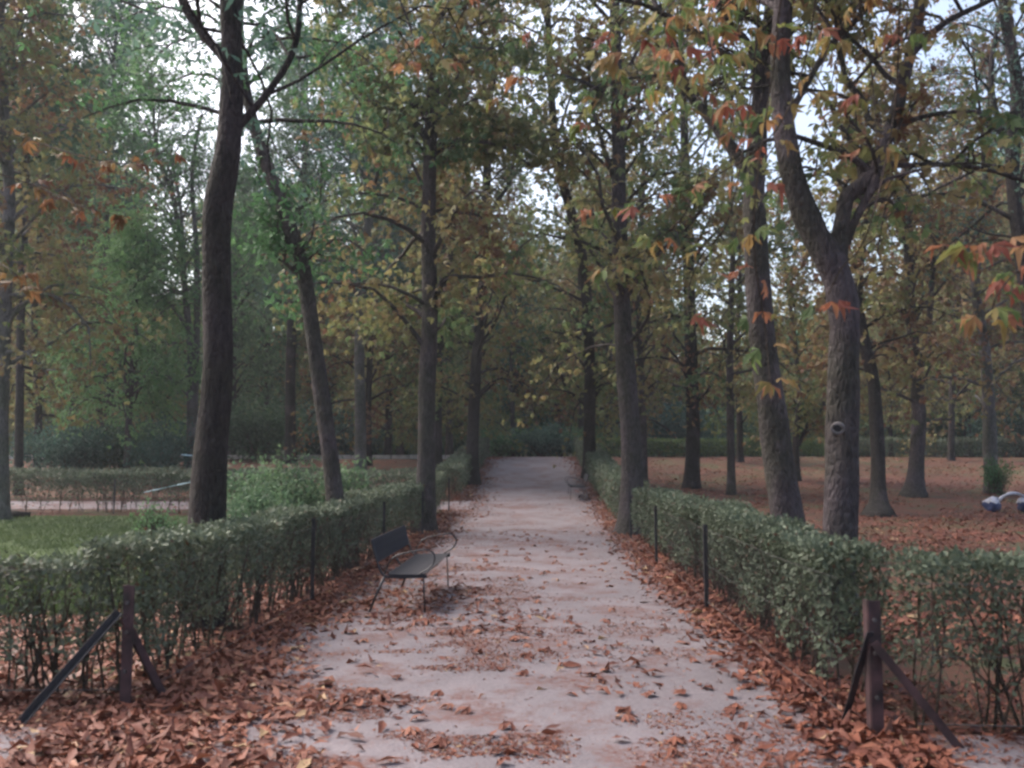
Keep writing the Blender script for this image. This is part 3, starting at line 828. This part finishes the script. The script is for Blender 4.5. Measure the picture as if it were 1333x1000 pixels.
t1, p1 = T('tree', 'big grey trunk with an eye shaped knot, forking like a Y', 8.6,
  [(1093, 800, 46), (1093, 700, 43), (1096, 600, 41), (1098, 500, 40), (1100, 430, 38), (1094, 375, 38), (1078, 335, 38), (1058, 300, 36), (1040, 255, 32), (1026, 200, 29), (1018, 140, 27), (1016, 70, 26), (1020, 0, 25), (1022, -90, 22)],
  [([(1090, 360, 28), (1092, 325, 26), (1097, 285, 22), (1104, 255, 22), (1128, 238, 22), (1144, 218, 23), (1152, 185, 20), (1166, 145, 18), (1180, 90, 17), (1193, 40, 17), (1200, -20, 15), (1206, -100, 12)],),
   ([(1103, 318, 10), (1112, 290, 11), (1126, 262, 11), (1138, 240, 12), (1146, 215, 12)], (8.6, 8.5)),
   ([(1148, 212, 10), (1180, 216, 8), (1225, 214, 7), (1280, 220, 6), (1340, 238, 5)], (8.6, 9.2)),
   ([(1150, 175, 10), (1132, 158, 9), (1122, 130, 9), (1100, 100, 8), (1098, 60, 7), (1110, 0, 6)], (8.6, 8.9)),
   ([(1186, 70, 11), (1230, 30, 9), (1290, 0, 7), (1340, -30, 6)],),
   ([(1022, 160, 10), (1050, 110, 9), (1080, 60, 9), (1120, 20, 8), (1150, -20, 8)],)],
  leaf='autumn', z0=5.8, ztop=15, nl=28, L=3.0, cbias=.6, size=.105, flare=1.15, sides=16, lpt=4, tw=10)
# eye-shaped knot on the big grey trunk
def knot(px, py, Y, rx, rz):
    c = at(px, py, Y - .176); c[1] -= .0
    mb = MB()
    ring = [(c[0] + math.cos(a) * rx, c[1] + .006 - .0 * a, c[2] + math.sin(a) * rz) for a in np.linspace(0, 2 * math.pi, 17)]
    mb.tube(ring, .017 + .007 * np.sin(np.linspace(0, 11, 17)), 7, rough=.3, cap=False)
    o = link('knot', mb.mesh('knot_ring', M['scar']), t1)
    mb = MB(); n = 14
    v = [(c[0], c[1] - .012, c[2])] + [(c[0] + math.cos(a) * rx * .62, c[1] - .012, c[2] + math.sin(a) * rz * .8) for a in np.linspace(0, 2 * math.pi, n, endpoint=False)]
    mb.add(v, [(0, 1 + (i + 1) % n, 1 + i) for i in range(n)])  # flat disc with painted shade, no cavity is modelled
    h = link('hollow_shade', mb.mesh('knot_hollow_shade', M['hollow_shade']), t1); h.parent = o; h.location = (0, 0, 0)
knot(1090, 558, 8.6, .058, .042)
T('tree', 'crooked dark trunk with swollen foot right of the forked one', 25.5,
  [(1144, 674, 30), (1143, 640, 19), (1142, 580, 17), (1137, 500, 16), (1122, 430, 14), (1118, 370, 10), (1126, 300, 8)], bark='barkdark', leaf='autumn', z0=4.4, ztop=13, nl=34, L=2.8, cbias=.3, flare=1.5, Y2=27)
T('tree', 'trunk with a wide pale foot standing left of the white and navy bags', 31,
  [(1189, 648, 24), (1193, 600, 19), (1196, 540, 17), (1190, 460, 14), (1184, 380, 13), (1182, 300, 12), (1178, 220, 9), (1176, 140, 7)],
  [([(1184, 320, 6), (1160, 285, 5), (1130, 262, 4)],), ([(1194, 500, 8), (1208, 430, 8), (1214, 350, 7), (1220, 270, 5)],)],
  leaf='autumn', z0=4.6, ztop=17, nl=38, L=3.6, cbias=.35, flare=1.6, lpt=4, tw=9)
T('tree', 'pale trunk with a green tuft at its foot by the right edge', 32,
  [(1292, 648, 19), (1289, 590, 17), (1287, 520, 15), (1280, 440, 13), (1270, 370, 11), (1276, 300, 10), (1285, 200, 8), (1290, 100, 7)],
  [([(1272, 380, 7), (1258, 330, 6), (1262, 260, 5), (1250, 180, 4)],)],
  bark='barkgrey', leaf='autumn', z0=4.8, ztop=17, nl=38, L=3.8, cbias=.25, lpt=4, tw=9)
T('tree', 'dark slim trunk before the dull far hedge at the right', 46, [(1238, 600, 8), (1240, 500, 8), (1246, 380, 7), (1240, 260, 6), (1236, 160, 5)], bark='barkdark', leaf='autumn', z0=6, ztop=18, nl=34, L=4.0, cbias=.4)
T('tree', 'tall dark trunk leaning at the upper right corner of the picture', 24, [(1362, 690, 20), (1350, 500, 17), (1330, 340, 16), (1318, 220, 17), (1325, 120, 17), (1310, 30, 14), (1300, -60, 12)],
  [([(1322, 220, 9), (1300, 160, 8), (1290, 100, 7), (1300, 20, 5)],)], bark='barkdark', leaf='teal', z0=7.0, ztop=16, nl=34, L=3.6, k=3, size=.11, cbias=.4, lpt=5, tw=9)
T('tree', 'small forked tree behind the leaning trunk on the leafy ground', 36, [(1038, 625, 9), (1036, 570, 8), (1040, 520, 7), (1034, 440, 6)],
  [([(1040, 580, 5), (1048, 560, 4), (1060, 530, 3)],)], leaf='autumn', z0=4.4, ztop=12, nl=30, L=3.4, cbias=.5)
T('tree', 'slight dark trunk at the end of the path before the bushes', 58, [(667, 592, 7), (668, 540, 7), (664, 500, 6), (668, 440, 5)], bark='barkdark', leaf='autumn', z0=8.5, ztop=19, nl=34, L=4.6, cbias=.7, size=.22, lpt=7)
T('tree', 'slanting trunk at the end of the path by the right hedge', 56, [(756, 592, 9), (757, 540, 8), (762, 470, 7), (758, 400, 6)], bark='barkdark', leaf='autumn', z0=8.5, ztop=20, nl=34, L=4.6, cbias=.5, size=.22, lpt=7)

# rows of look-alike trees farther back: three kinds built once, then copied with their parts
protos = []
for i, (lf, bk, cb) in enumerate([('autumn', 'barkdark', .35), ('autumn', 'bark', .75), ('dark', 'barkdark', .5)]):
    r_, _p = tree('tree', None, 52, [(700, 600, 10), (701, 500, 9), (699, 400, 8), (702, 300, 6)], (), bk, lf, z0=3.4 + .2 * i, ztop=17 + i, nl=58, L=4.6, size=.24, k=3, tw=7, lpt=8, cbias=cb, group=None)
    protos.append(r_)
spots = [(300, 50, 2), (345, 58, 2), (415, 57, 0), (520, 55, 1), (548, 62, 0), (610, 60, 1), (690, 66, 0), (725, 64, 1), (795, 56, 0), (810, 64, 1), (860, 60, 0), (1000, 58, 1), (1075, 56, 0),
         (1130, 60, 1), (1160, 55, 0), (1215, 58, 1), (1262, 54, 0), (1310, 60, 1), (20, 54, 0), (60, 60, 1), (130, 52, 0), (-30, 50, 1), (1360, 52, 0), (585, 50, 1), (505, 48, 0)]
FAR = ['far dark leaved tree just right of the thick dark left trunk', 'far dark leaved tree behind the slim leaning trunk', 'far autumn tree between the leaning trunk and the pale grey one',
       'far ochre tree midway between the pale grey trunk and the tall straight one', 'farthest autumn tree close to the left side of the tall straight trunk', 'far autumn tree behind the dark trunk in the left hedge',
       'far autumn tree rising above the end of the path', 'far ochre tree behind the bushes at the right of the path end', 'far autumn tree just left of the thick trunk in the hedge gap',
       'farthest ochre tree directly behind the thick trunk in the hedge gap', 'far autumn tree between the hedge gap trunk and the flared dark one', 'far ochre tree just left of the leaning trunk that splits above',
       'far autumn tree seen just left of the forked grey trunk', 'far ochre tree behind the crooked trunk with swollen foot', 'far autumn tree between the swollen foot and the wide pale foot',
       'far ochre tree just right of the trunk with the wide pale foot', 'far autumn tree left of the pale trunk with the green tuft', 'farthest ochre tree behind the navy and white bags',
       'far autumn tree by the left edge behind the bushes', 'far ochre tree behind the dark blue green bush', 'far autumn tree behind the bushy green tree at the left', 'far ochre tree beyond the left edge of the picture',
       'far autumn tree beyond the right edge of the picture', 'ochre tree left of the path among the far hedges', 'autumn tree left of the path behind the dark twin trunk']
for n_, (px, Y, k_) in enumerate(spots):
    src = protos[k_]
    first = not any(q[2] == k_ for q in spots[:n_])
    if first:
        o = src
    else:
        o = src.copy(); COL.objects.link(o)
        for ch in src.children:
            c = ch.copy(); COL.objects.link(c); c.parent = o
    o.location = (gx(px, Y), Y, float(gz(Y))); o.rotation_euler = (0, 0, rng.random() * 6.28)
    sc = (.85 + .3 * rng.random()) * (.6 if 840 < px < 1180 else .75 if 600 < px < 740 else 1); o.scale = (sc, sc, sc)
    tag(o, FAR[n_], 'tree', 'slim trees in the far rows')

# ------------------------------------------------------------------ trees just outside the frame whose branches hang into it
def hanging(name, label, foot, ztop, tw_list, mat, z0):
    x, y = foot; g = float(gz(y))
    root = thing(name, label, 'tree', (x, y, g), 'trees in the park')
    path = smooth(np.array([(x, y, g - .1, .26), (x + .03, y, 1.5, .21), (x - .05, y + .05, 3.4, .19), (x, y, 5.0, .17), (x + .1, y - .1, 8, .13), (x, y, ztop, .05)]))
    mb = MB(); mb.tube(path[:, :3], path[:, 3], 12, rough=.08); link('trunk', mb.mesh('trunk', M['bark']), root)
    A = [[], [], [], []]
    for (Y, pts, n) in tw_list:
        w = np.array([at(px, py, Y + .25 * math.sin(i * 2.1)) for i, (px, py) in enumerate(pts)])
        up_ = 1.9 if pts[0][1] < 100 else .35
        st = np.array([x, y, w[0, 2] + up_])
        mid = st * .45 + w[0] * .55 + np.array([0, 0, up_ * .55]) + rng.normal(size=3) * .12
        m2 = st * .12 + w[0] * .88 + np.array([0, 0, up_ * .22])
        full = smooth(np.vstack([st, mid, m2, w]), 5)
        nf = len(full)
        mb = MB(); mb.tube(full, np.interp(np.arange(nf), [0, 12, nf - 1], [.03, .008, .003]), 5, cap=False)
        link('branch', mb.mesh('branch', M['twig']), root)
        ws = smooth(w, 6)
        idx = np.linspace(.1, 1, n) ** .9 * (len(ws) - 1)
        for q in idx:
            i = int(min(q, len(ws) - 2)); p = ws[i] + (ws[i + 1] - ws[i]) * (q - i)
            for s in range(3):
                a = rng.random() * 6.28
                d = np.array([math.cos(a), math.sin(a) * .6, -.1 + rng.normal() * .2]); d /= np.linalg.norm(d)
                A[0].append(p + d * (.04 + .08 * rng.random())); A[1].append(d + [0, 0, -.15])
                nr = rng.normal(size=3) * .3; nr[2] += 1; nr[1] -= .35
                A[2].append(nr / np.linalg.norm(nr)); A[3].append(.5 + rng.normal() * .32)
    A = [np.array(q) for q in A]
    P, D, N2, L, Tt = palmate(A[0], A[1], A[2], .105 + .055 * rng.random(len(A[0])), A[3], 5, 1.15)
    link('hanging_leaves', leaf_mesh('hanging_leaves', M[mat], P, D, N2, L, L * .30, Tt, .45), root)
    W, a, b, c, d = crown(path, z0, ztop, 20, 3.4, .15, 4, 6, 6, cbias=.5)
    link('branches', W.mesh('branches', M['bark']), root)
    leaf_part(root, 'crown', 'autumn', (a, b, c, d), .15, 4)
    return root
hanging('tree', 'chestnut tree whose orange and green leaves hang in front at the upper right', (4.4, 3.0), 14,
        [(5.2, [(1010, -70), (960, -5), (915, 30), (885, 60), (865, 105)], 8),
         (5.0, [(1000, -60), (930, 20), (925, 60), (950, 120), (968, 165)], 5),
         (4.8, [(960, -70), (890, -10), (850, 30), (820, 70)], 6), (5.4, [(1000, -50), (960, 40), (905, 85), (890, 140)], 6), (6.2, [(900, -60), (800, 30), (790, 110), (760, 160)], 5),
         (6.0, [(1180, -60), (1090, 40), (1060, 110), (1020, 140)], 5),
         (5.6, [(1030, -60), (1005, 100), (985, 240), (982, 330), (995, 420), (1002, 495)], 8),
         (5.8, [(1075, -60), (1050, 70), (1010, 170), (930, 230), (870, 255), (825, 262), (785, 272)], 5),
         (6.4, [(960, -60), (935, 110), (900, 260), (860, 310), (825, 335), (800, 345)], 3),
         (5.4, [(1120, -50), (1135, 100), (1142, 190)], 3),
         (5.2, [(1180, -60), (1165, 140), (1130, 300), (1095, 350), (1075, 390)], 2),
         (6.0, [(1000, -60), (978, 120), (950, 280), (915, 330), (898, 370), (894, 410)], 3),
         (4.6, [(1430, 290), (1350, 318), (1290, 312), (1235, 325)], 5),
         (4.8, [(1400, 320), (1330, 350), (1298, 385), (1290, 415)], 5)], 'orange', 6.0)
hanging('tree', 'chestnut tree whose russet leaf sprays hang in front at the upper left', (-5.6, 4.6), 13,
        [(7.5, [(-90, 140), (20, 175), (110, 205), (170, 212), (215, 196)], 7), (7.2, [(-80, 200), (40, 240), (110, 270), (165, 282)], 6),
         (7.0, [(-80, 320), (-20, 335), (15, 352), (30, 372)], 4)], 'rust', 6.4)
hanging('tree', 'chestnut tree behind the viewpoint with a few orange leaves at the top centre', (-4.3, -2.0), 13,
        [(6.2, [(640, -110), (600, -30), (565, 35), (528, 78)], 4), (6.8, [(760, -90), (715, 10), (685, 90), (655, 125)], 4), (6.4, [(620, -60), (590, 40), (575, 78)], 2)], 'orange', 6.4)

# ------------------------------------------------------------------ shrubs
def shrub(label, x, y, rx, ry, H, mat, n, size, k=1, sparse=0.0, cat='shrub', name='shrub', zoff=0, cb=.5):
    g = float(gz(y)) + zoff
    root = thing(name, label, cat, (x, y, g))
    W = MB()
    LP, LT = [], []
    nb = 26
    per = n // nb
    for i in range(nb):
        a = rng.random() * 6.28; rr = math.sqrt(rng.random())
        top = np.array([x + math.cos(a) * rx * rr, y + math.sin(a) * ry * rr, g + H * (.45 + .55 * rng.random()) * (1 - .35 * rr ** 2)])
        b = np.array([x + rng.normal() * .12, y + rng.normal() * .12, g - .03])
        m = (b + top) / 2 + np.array([0, 0, .1 * H])
        pts = smooth([b, m, top], 4)
        W.tube(pts, np.linspace(.022, .005, len(pts)), 4, cap=False)
        lt = rng.normal() * .2
        h = .15 + .85 * rng.random(per) ** .6
        base = np.array([np.interp(h, np.linspace(0, 1, len(pts)), pts[:, c]) for c in range(3)]).T
        LP.append(base + rng.normal(size=(per, 3)) * np.array([rx, ry, H * .55]) * (.17 + .05 * sparse)); LT.append(np.full(per, cb + lt) + rng.normal(size=per) * .15)
    LP = np.concatenate(LP); LP[:, 2] = np.maximum(LP[:, 2], g + .04)
    nn = len(LP)
    d = rnd_unit(nn); d[:, 2] -= .1
    nr = rng.normal(size=(nn, 3)) * .5; nr[:, 2] += 1
    link('stems', W.mesh('stems', M['twig']), root)
    leaf_part(root, 'foliage', mat, (LP, d, norm(nr), np.concatenate(LT)), size, k, .48)
    return root
shrub('loose bright green shrub behind the left hedge at the leaning trunk', gx(375, 16), 16.5, 1.35, 1.0, 2.0, 'dark', 9000, .09, 1, cb=.65)
shrub('dark low bush between the thick dark trunk and the loose green shrub', gx(325, 14), 14.5, .9, .7, 1.35, 'dark', 5200, .08, 1)
shrub('small pale green sapling on the lawn left of the thick dark trunk', gx(205, 19), 19, .5, .4, .95, 'green', 700, .08, 1, 1)
for lab, px, Y, rx, H, mat, n, sz in [
    ('dark blue green bush at the far left beyond the lawn hedge', 95, 36, 2.4, 2.6, 'teal', 7000, .17),
    ('dense dark bush left of the thin stem clump', 165, 38, 2.2, 2.4, 'dark', 6000, .17),
    ('teal bush with bright tips beside the thin stem clump', 212, 35, 1.3, 2.6, 'teal', 4200, .14),
    ('dark green thicket between the thick trunk and the leaning one', 335, 46, 3.0, 3.6, 'dark', 7000, .2),
    ('green thicket behind the pale grey trunk', 430, 53, 3.4, 3.6, 'teal', 7000, .22),
    ('olive thicket behind the tall straight trunk', 525, 56, 3.2, 3.4, 'dark', 7000, .22),
    ('dark laurel bush closing the left end of the path', 650, 55.5, 2.0, 1.9, 'green', 6000, .16),
    ('blue green laurel bush closing the middle of the path end', 706, 55.5, 2.4, 2.3, 'teal', 7000, .16),
    ('dark laurel bush closing the right end of the path', 762, 56, 1.9, 2.1, 'green', 5600, .17),
    ('green laurel behind the bright far hedge by the thick trunk', 858, 57, 3.4, 4.2, 'teal', 8000, .22),
    ('green laurel behind the bright far hedge beside the flared trunk', 925, 58, 2.6, 3.2, 'teal', 6000, .22),
    ('dark shrubbery behind the far hedge between leaning and forked trunks', 1045, 58, 4.0, 3.4, 'dark', 7000, .24),
    ('dark shrubbery behind the dull hedge right of the pale footed trunk', 1235, 57, 4.2, 3.8, 'dark', 7500, .24),
    ('dark green shrubbery behind the hedge at the right edge', 1330, 52, 3.2, 4.4, 'teal', 6500, .22)]:
    shrub(lab, gx(px, Y), Y, rx, 1.6, H, mat, n, sz)
shrub('green leafy tuft around the foot of the pale trunk at the right', gx(1298, 31.4), 31.4, .55, .5, 1.5, 'green', 1500, .09, 1, cb=.1)

# ------------------------------------------------------------------ far wood, one mass
def woodland():
    """a belt of many crowns 60 to 100 m off; its height follows the gaps where the sky shows"""
    prof = [(-300, 100), (0, 40), (100, 90), (165, 250), (190, 430), (245, 430), (270, 240), (390, 250), (430, 400), (470, 220), (560, 180), (630, 330), (770, 330), (820, 260), (870, 400), (920, 465), (965, 460), (1010, 430), (1100, 430), (1160, 400), (1220, 300), (1333, 180), (1700, 120)]
    px_, py_ = zip(*prof)
    P, T = [], []
    W = MB()
    for i in range(210):
        px = -250 + 1850 * rng.random(); Y = 62 + 36 * rng.random()
        topy = np.interp(px, px_, py_) + rng.normal() * 25
        b = at(px, 600, Y); g = float(gz(Y))
        H = max(4.5, (600 - topy) * Y / F_PX + 1.6 - g)
        H = min(H, 30)
        cx, cy_ = b[0], b[1]
        W.tube([(cx, cy_, g), (cx + rng.normal() * .3, cy_, g + H * .5), (cx + rng.normal() * .6, cy_, g + H * .95)], [.26, .18, .05], 6)
        nc = int(12 + H * 1.7)
        z = g + H * (.06 + .94 * rng.random(nc) ** .8)
        rr = (2.2 + .10 * H) * np.sqrt(np.clip(1.08 - ((z - g) / H) ** 2, .05, 1))
        a = rng.random(nc) * 6.28; q = np.sqrt(rng.random(nc))
        C = np.stack([cx + np.cos(a) * rr * q, cy_ + np.sin(a) * rr * q, z], 1)
        hue = rng.random()
        for c in C:
            m = 46
            P.append(c + rng.normal(size=(m, 3)) * np.array([.75, .75, .38]))
            T.append(np.full(m, hue + rng.normal() * .12) + rng.normal(size=m) * .08)
    for i in range(900):          # undergrowth and low boughs close the view near the ground
        px = -250 + 1850 * rng.random(); Y = 62 + 25 * rng.random()
        b = at(px, 600, Y); g = float(gz(Y)); m = 60
        topy = np.interp(px, px_, py_)
        zt = max(3.5, min(11.0, (600 - topy) * Y / F_PX))
        P.append(np.array([b[0], Y, g + zt * rng.random() ** .8]) + rng.normal(size=(m, 3)) * np.array([1.0, .8, .45]))
        T.append(np.full(m, rng.random() * .9) + rng.normal(size=m) * .08)
    for i in range(900):
        px = -250 + 1850 * rng.random(); Y = 61 + 6 * rng.random(); b = at(px, 600, Y); m = 50
        P.append(np.array([b[0], Y, float(gz(Y)) + .2 + 2.2 * rng.random()]) + rng.normal(size=(m, 3)) * np.array([.8, .6, .35])); T.append(np.full(m, rng.random() * .6) + rng.normal(size=m) * .08)
    P = np.concatenate(P); T = np.concatenate(T); n = len(P)
    nr = rng.normal(size=(n, 3)) * .6; nr[:, 2] += .8
    root = thing('woodland', 'distant mixed wood of green and ochre trees closing the view', 'wood', (0, 75, 1.9))
    root['kind'] = 'stuff'
    a = link('woodland_trunks', W.mesh('woodland_trunks', M['barkdark']), root); 
    d = rnd_unit(n); d[:, 2] -= .2
    b = link('woodland_crowns', leaf_mesh('woodland_crowns', M['wood'], P, d, norm(nr), .30 + .22 * rng.random(n), .17 + .1 * rng.random(n), T, simple=True), root)
M['wood'] = leafmat('mixed_wood_leaf', [(0, (.06, .13, .09)), (.35, (.10, .20, .115)), (.6, (.16, .23, .09)), (.8, (.23, .20, .075)), (1, (.26, .16, .065))], .5)
woodland()

# ------------------------------------------------------------------ benches
def bench_meshes():
    L = 2.2
    out = {}
    mb = MB()
    prof = [(-.44, .425), (-.40, .418), (-.2, .412), (-.04, .425), (.0, .44)]
    v, f = [], []
    ny = 2
    for th in (0, -.012):
        for yy in (-L / 2, L / 2):
            v += [(px, yy, pz + th) for px, pz in prof]
    n = len(prof)
    for i in range(n - 1):
        f.append((i, i + 1, n + i + 1, n + i)); f.append((2 * n + i, 3 * n + i, 3 * n + i + 1, 2 * n + i + 1))
        f.append((i, 2 * n + i, 2 * n + i + 1, i + 1)); f.append((n + i, n + i + 1, 3 * n + i + 1, 3 * n + i))
    f.append((0, n, 3 * n, 2 * n)); f.append((n - 1, 3 * n - 1, 4 * n - 1, 2 * n - 1))
    mb.add(v, f)
    for yy in (-L / 2 + .006, L / 2 - .006):       # turned-down ends
        mb.box((-.21, yy, .398), (.42, .012, .04))
    out['seat'] = mb.mesh('bench_seat', M['perf'], False)
    mb = MB(); v = []
    bp = [(-.545, .55), (-.58, .66), (-.615, .80)]
    for th in (0, -.012):
        for yy in (-L / 2, L / 2):
            v += [(px + th, yy, pz) for px, pz in bp]
    n = 3; f = []
    for i in range(n - 1):
        f += [(i, n + i, n + i + 1, i + 1), (2 * n + i, 2 * n + i + 1, 3 * n + i + 1, 3 * n + i), (i, i + 1, 2 * n + i + 1, 2 * n + i), (n + i, 3 * n + i, 3 * n + i + 1, n + i + 1)]
    f += [(0, 2 * n, 3 * n, n), (n - 1, 2 * n - 1, 4 * n - 1, 3 * n - 1)]
    mb.add(v, f); out['backrest'] = mb.mesh('bench_backrest', M['perf'], False)
    for nm, yy in (('a', -L / 2 + .02), ('b', L / 2 - .02), ('c', 0)):
        mb = MB()
        pr = smooth([(-.625, yy, .80), (-.575, yy, .62), (-.53, yy, .48)][(0 if nm != 'c' else 2):] + [(-.48, yy, .405), (-.38, yy, .385), (-.2, yy, .385), (-.02, yy, .405)], 4)
        mb.tube(pr, .014, 6)
        out['frame_' + nm] = mb.mesh('bench_frame', M['benchmetal'])
    for nm, yy in (('a', -L / 2 + .02), ('b', L / 2 - .02)):
        mb = MB()
        ar = smooth([(-.47, yy, .42), (-.43, yy, .53), (-.36, yy, .61), (-.24, yy, .65), (-.08, yy, .68), (.01, yy, .685), (.075, yy, .635), (.075, yy, .55), (.02, yy, .485), (-.04, yy, .45), (-.10, yy, .41)], 4)
        mb.tube(ar, .0095, 6); out['arm_' + nm] = mb.mesh('bench_armrest', M['benchmetal'])
        mb = MB(); mb.tube([(-.47, yy, .40), (-.56, yy, .2), (-.65, yy, -.03)], .015, 6); out['leg_b' + nm] = mb.mesh('bench_leg', M['benchmetal'])
        mb = MB(); mb.tube([(-.04, yy, .40), (-.03, yy, .2), (-.02, yy, -.03)], .010, 6); out['leg_f' + nm] = mb.mesh('bench_leg', M['benchmetal'])
    return out
BM = bench_meshes()
def bench(label, x, y, rz, tilt=0):
    root = thing('park_bench', label, 'bench', (x, y, float(gz(y)) + .01), 'metal benches beside the path')
    root.rotation_euler = (tilt, 0, rz)
    for k, me in BM.items():
        nm = {'seat': 'seat', 'back': 'backrest', 'fram': 'frame', 'arm_': 'armrest', 'leg_': 'leg'}[k[:4]]
        o = bpy.data.objects.new(nm, me); COL.objects.link(o); o.parent = root
    return root
bench('dark perforated metal bench with looped armrests beside the left hedge', -1.20, 10.95, R(-1))
bench('distant metal bench facing the path from the right hedge', 1.05, 30.4, R(180), 0)

# ------------------------------------------------------------------ small things
def ribbon(label, pts, w):
    pts = smooth(pts, 5); n = len(pts)
    v, f = [], []
    for i, p in enumerate(pts):
        s = math.sin(i * .7) * .4
        for dz, dy in ((w / 2, s * w), (-w / 2, -s * w)):
            for th in (0, .002):
                v.append((p[0], p[1] + dy + th, p[2] + dz))
    for i in range(n - 1):
        a, b = 4 * i, 4 * i + 4
        f += [(a, b, b + 2, a + 2), (a + 1, a + 3, b + 3, b + 1), (a, a + 1, b + 1, b), (a + 2, b + 2, b + 3, a + 3)]
    mb = MB(); mb.add(v, f)
    tag(link('barrier_tape', mb.mesh('barrier_tape', M['tape'], False)), label, 'tape')
ribbon('pale blue tape slanting in front of the lawn hedge to the thick trunk', [at(187, 641, 23), at(210, 636, 22.5), at(232, 631, 22), at(262, 625, 21.5)], .018)
ribbon('short level piece of pale tape tied at the thin stem clump', [at(236, 592, 34), at(250, 593, 34), at(272, 594, 34)], .04)

def bag(label, px, w, col, seed):
    Y = 26.5; x = gx(px, Y); y = Y; g = float(gz(y))
    root = thing('bag', label, 'bag', (x, y, g), 'bags lying on the leafy ground')
    r = np.random.default_rng(seed)
    v, f = [], []
    na, nb = 16, 9
    for j in range(nb):
        ph = math.pi * (j / (nb - 1))
        for i in range(na):
            a = 2 * math.pi * i / na
            k = 1 + .25 * math.sin(3 * a + seed) * math.sin(2 * ph + 1) + .12 * r.normal()
            v.append((x + math.cos(a) * math.sin(ph) ** .6 * w / 2 * k, y + math.sin(a) * math.sin(ph) ** .6 * .17 * k, g + .2 - math.cos(ph) * .2 * (1 + .06 * r.normal())))
    for j in range(nb - 1):
        for i in range(na):
            f.append((j * na + i, j * na + (i + 1) % na, (j + 1) * na + (i + 1) % na, (j + 1) * na + i))
    mb = MB(); mb.add(v, f); link('body', mb.mesh('bag_body', M['navy']), root)
    mb = MB(); v2, f2 = [], []
    for j in range(5, nb):
        for i in range(na):
            p = np.array(v[j * na + i]); c0 = np.array([x, y, g + .18])
            q = c0 + (p - c0) * (1.05 + .10 * r.random()); q[2] += .03 * r.random() - (.06 if j == 5 and i % 3 == 0 else 0)
            v2.append(q)
    for j in range(nb - 6):
        for i in range(na):
            if not (seed == 3 and 2 <= i <= 5 and j < 2) : f2.append((j * na + i, j * na + (i + 1) % na, (j + 1) * na + (i + 1) % na, (j + 1) * na + i))
    mb.add(v2, f2)
    link('flap', mb.mesh('bag_flap', M['white']), root)
    return x, y, g, root
bx, by, bgz, r1 = bag('navy bag with a white flap left of the pair by the right edge', 1290, .40, 0, 3)
mb = MB()
st = smooth([(bx + .10, by - .1, bgz + .30), (bx + .22, by - .12, bgz + .44), (bx + .40, by - .16, bgz + .53), (bx + .66, by - .05, bgz + .55), (bx + .90, by - .08, bgz + .44)], 5)
mb.tube(st, np.interp(np.linspace(0, 1, len(st)), [0, .2, .8, 1], [.03, .05, .04, .03]), 8, rough=.6)
link('strap', mb.mesh('bag_strap', M['white']), r1)
bag('navy and white bag cut by the right edge of the picture', 1336, .62, 0, 5)

def logs():
    p = at(12, 668, 24.6); g = float(gz(24.6))
    x0, x1 = gx(10, 24.6), gx(40, 24.6)
    mb = MB(); mb.tube(smooth([(x0, 24.6, g + .07), ((x0 + x1) / 2, 24.5, g + .10), (x1, 24.7, g + .06)], 4), .09, 9, rough=.2)
    tag(link('log', mb.mesh('log', M['barkdark'])), 'short dark log on the lawn edge at the far left', 'log')
logs()
print('verts', sum(len(o.data.vertices) for o in bpy.data.objects if o.type == 'MESH'))

def haze():
    mb = MB(); mb.box((0, 55, 20.5), (306, 206, 43))
    m, nt, out = newmat('haze_air')
    v = nt.nodes.new('ShaderNodeVolumePrincipled')
    v.inputs['Color'].default_value = (.86, .90, .95, 1); v.inputs['Density'].default_value = .0008; v.inputs['Anisotropy'].default_value = .2
    nt.links.new(v.outputs[0], out.inputs['Volume'])
    o = link('haze', mb.mesh('haze', m, False)); tag(o, None, None, kind='stuff')
haze()
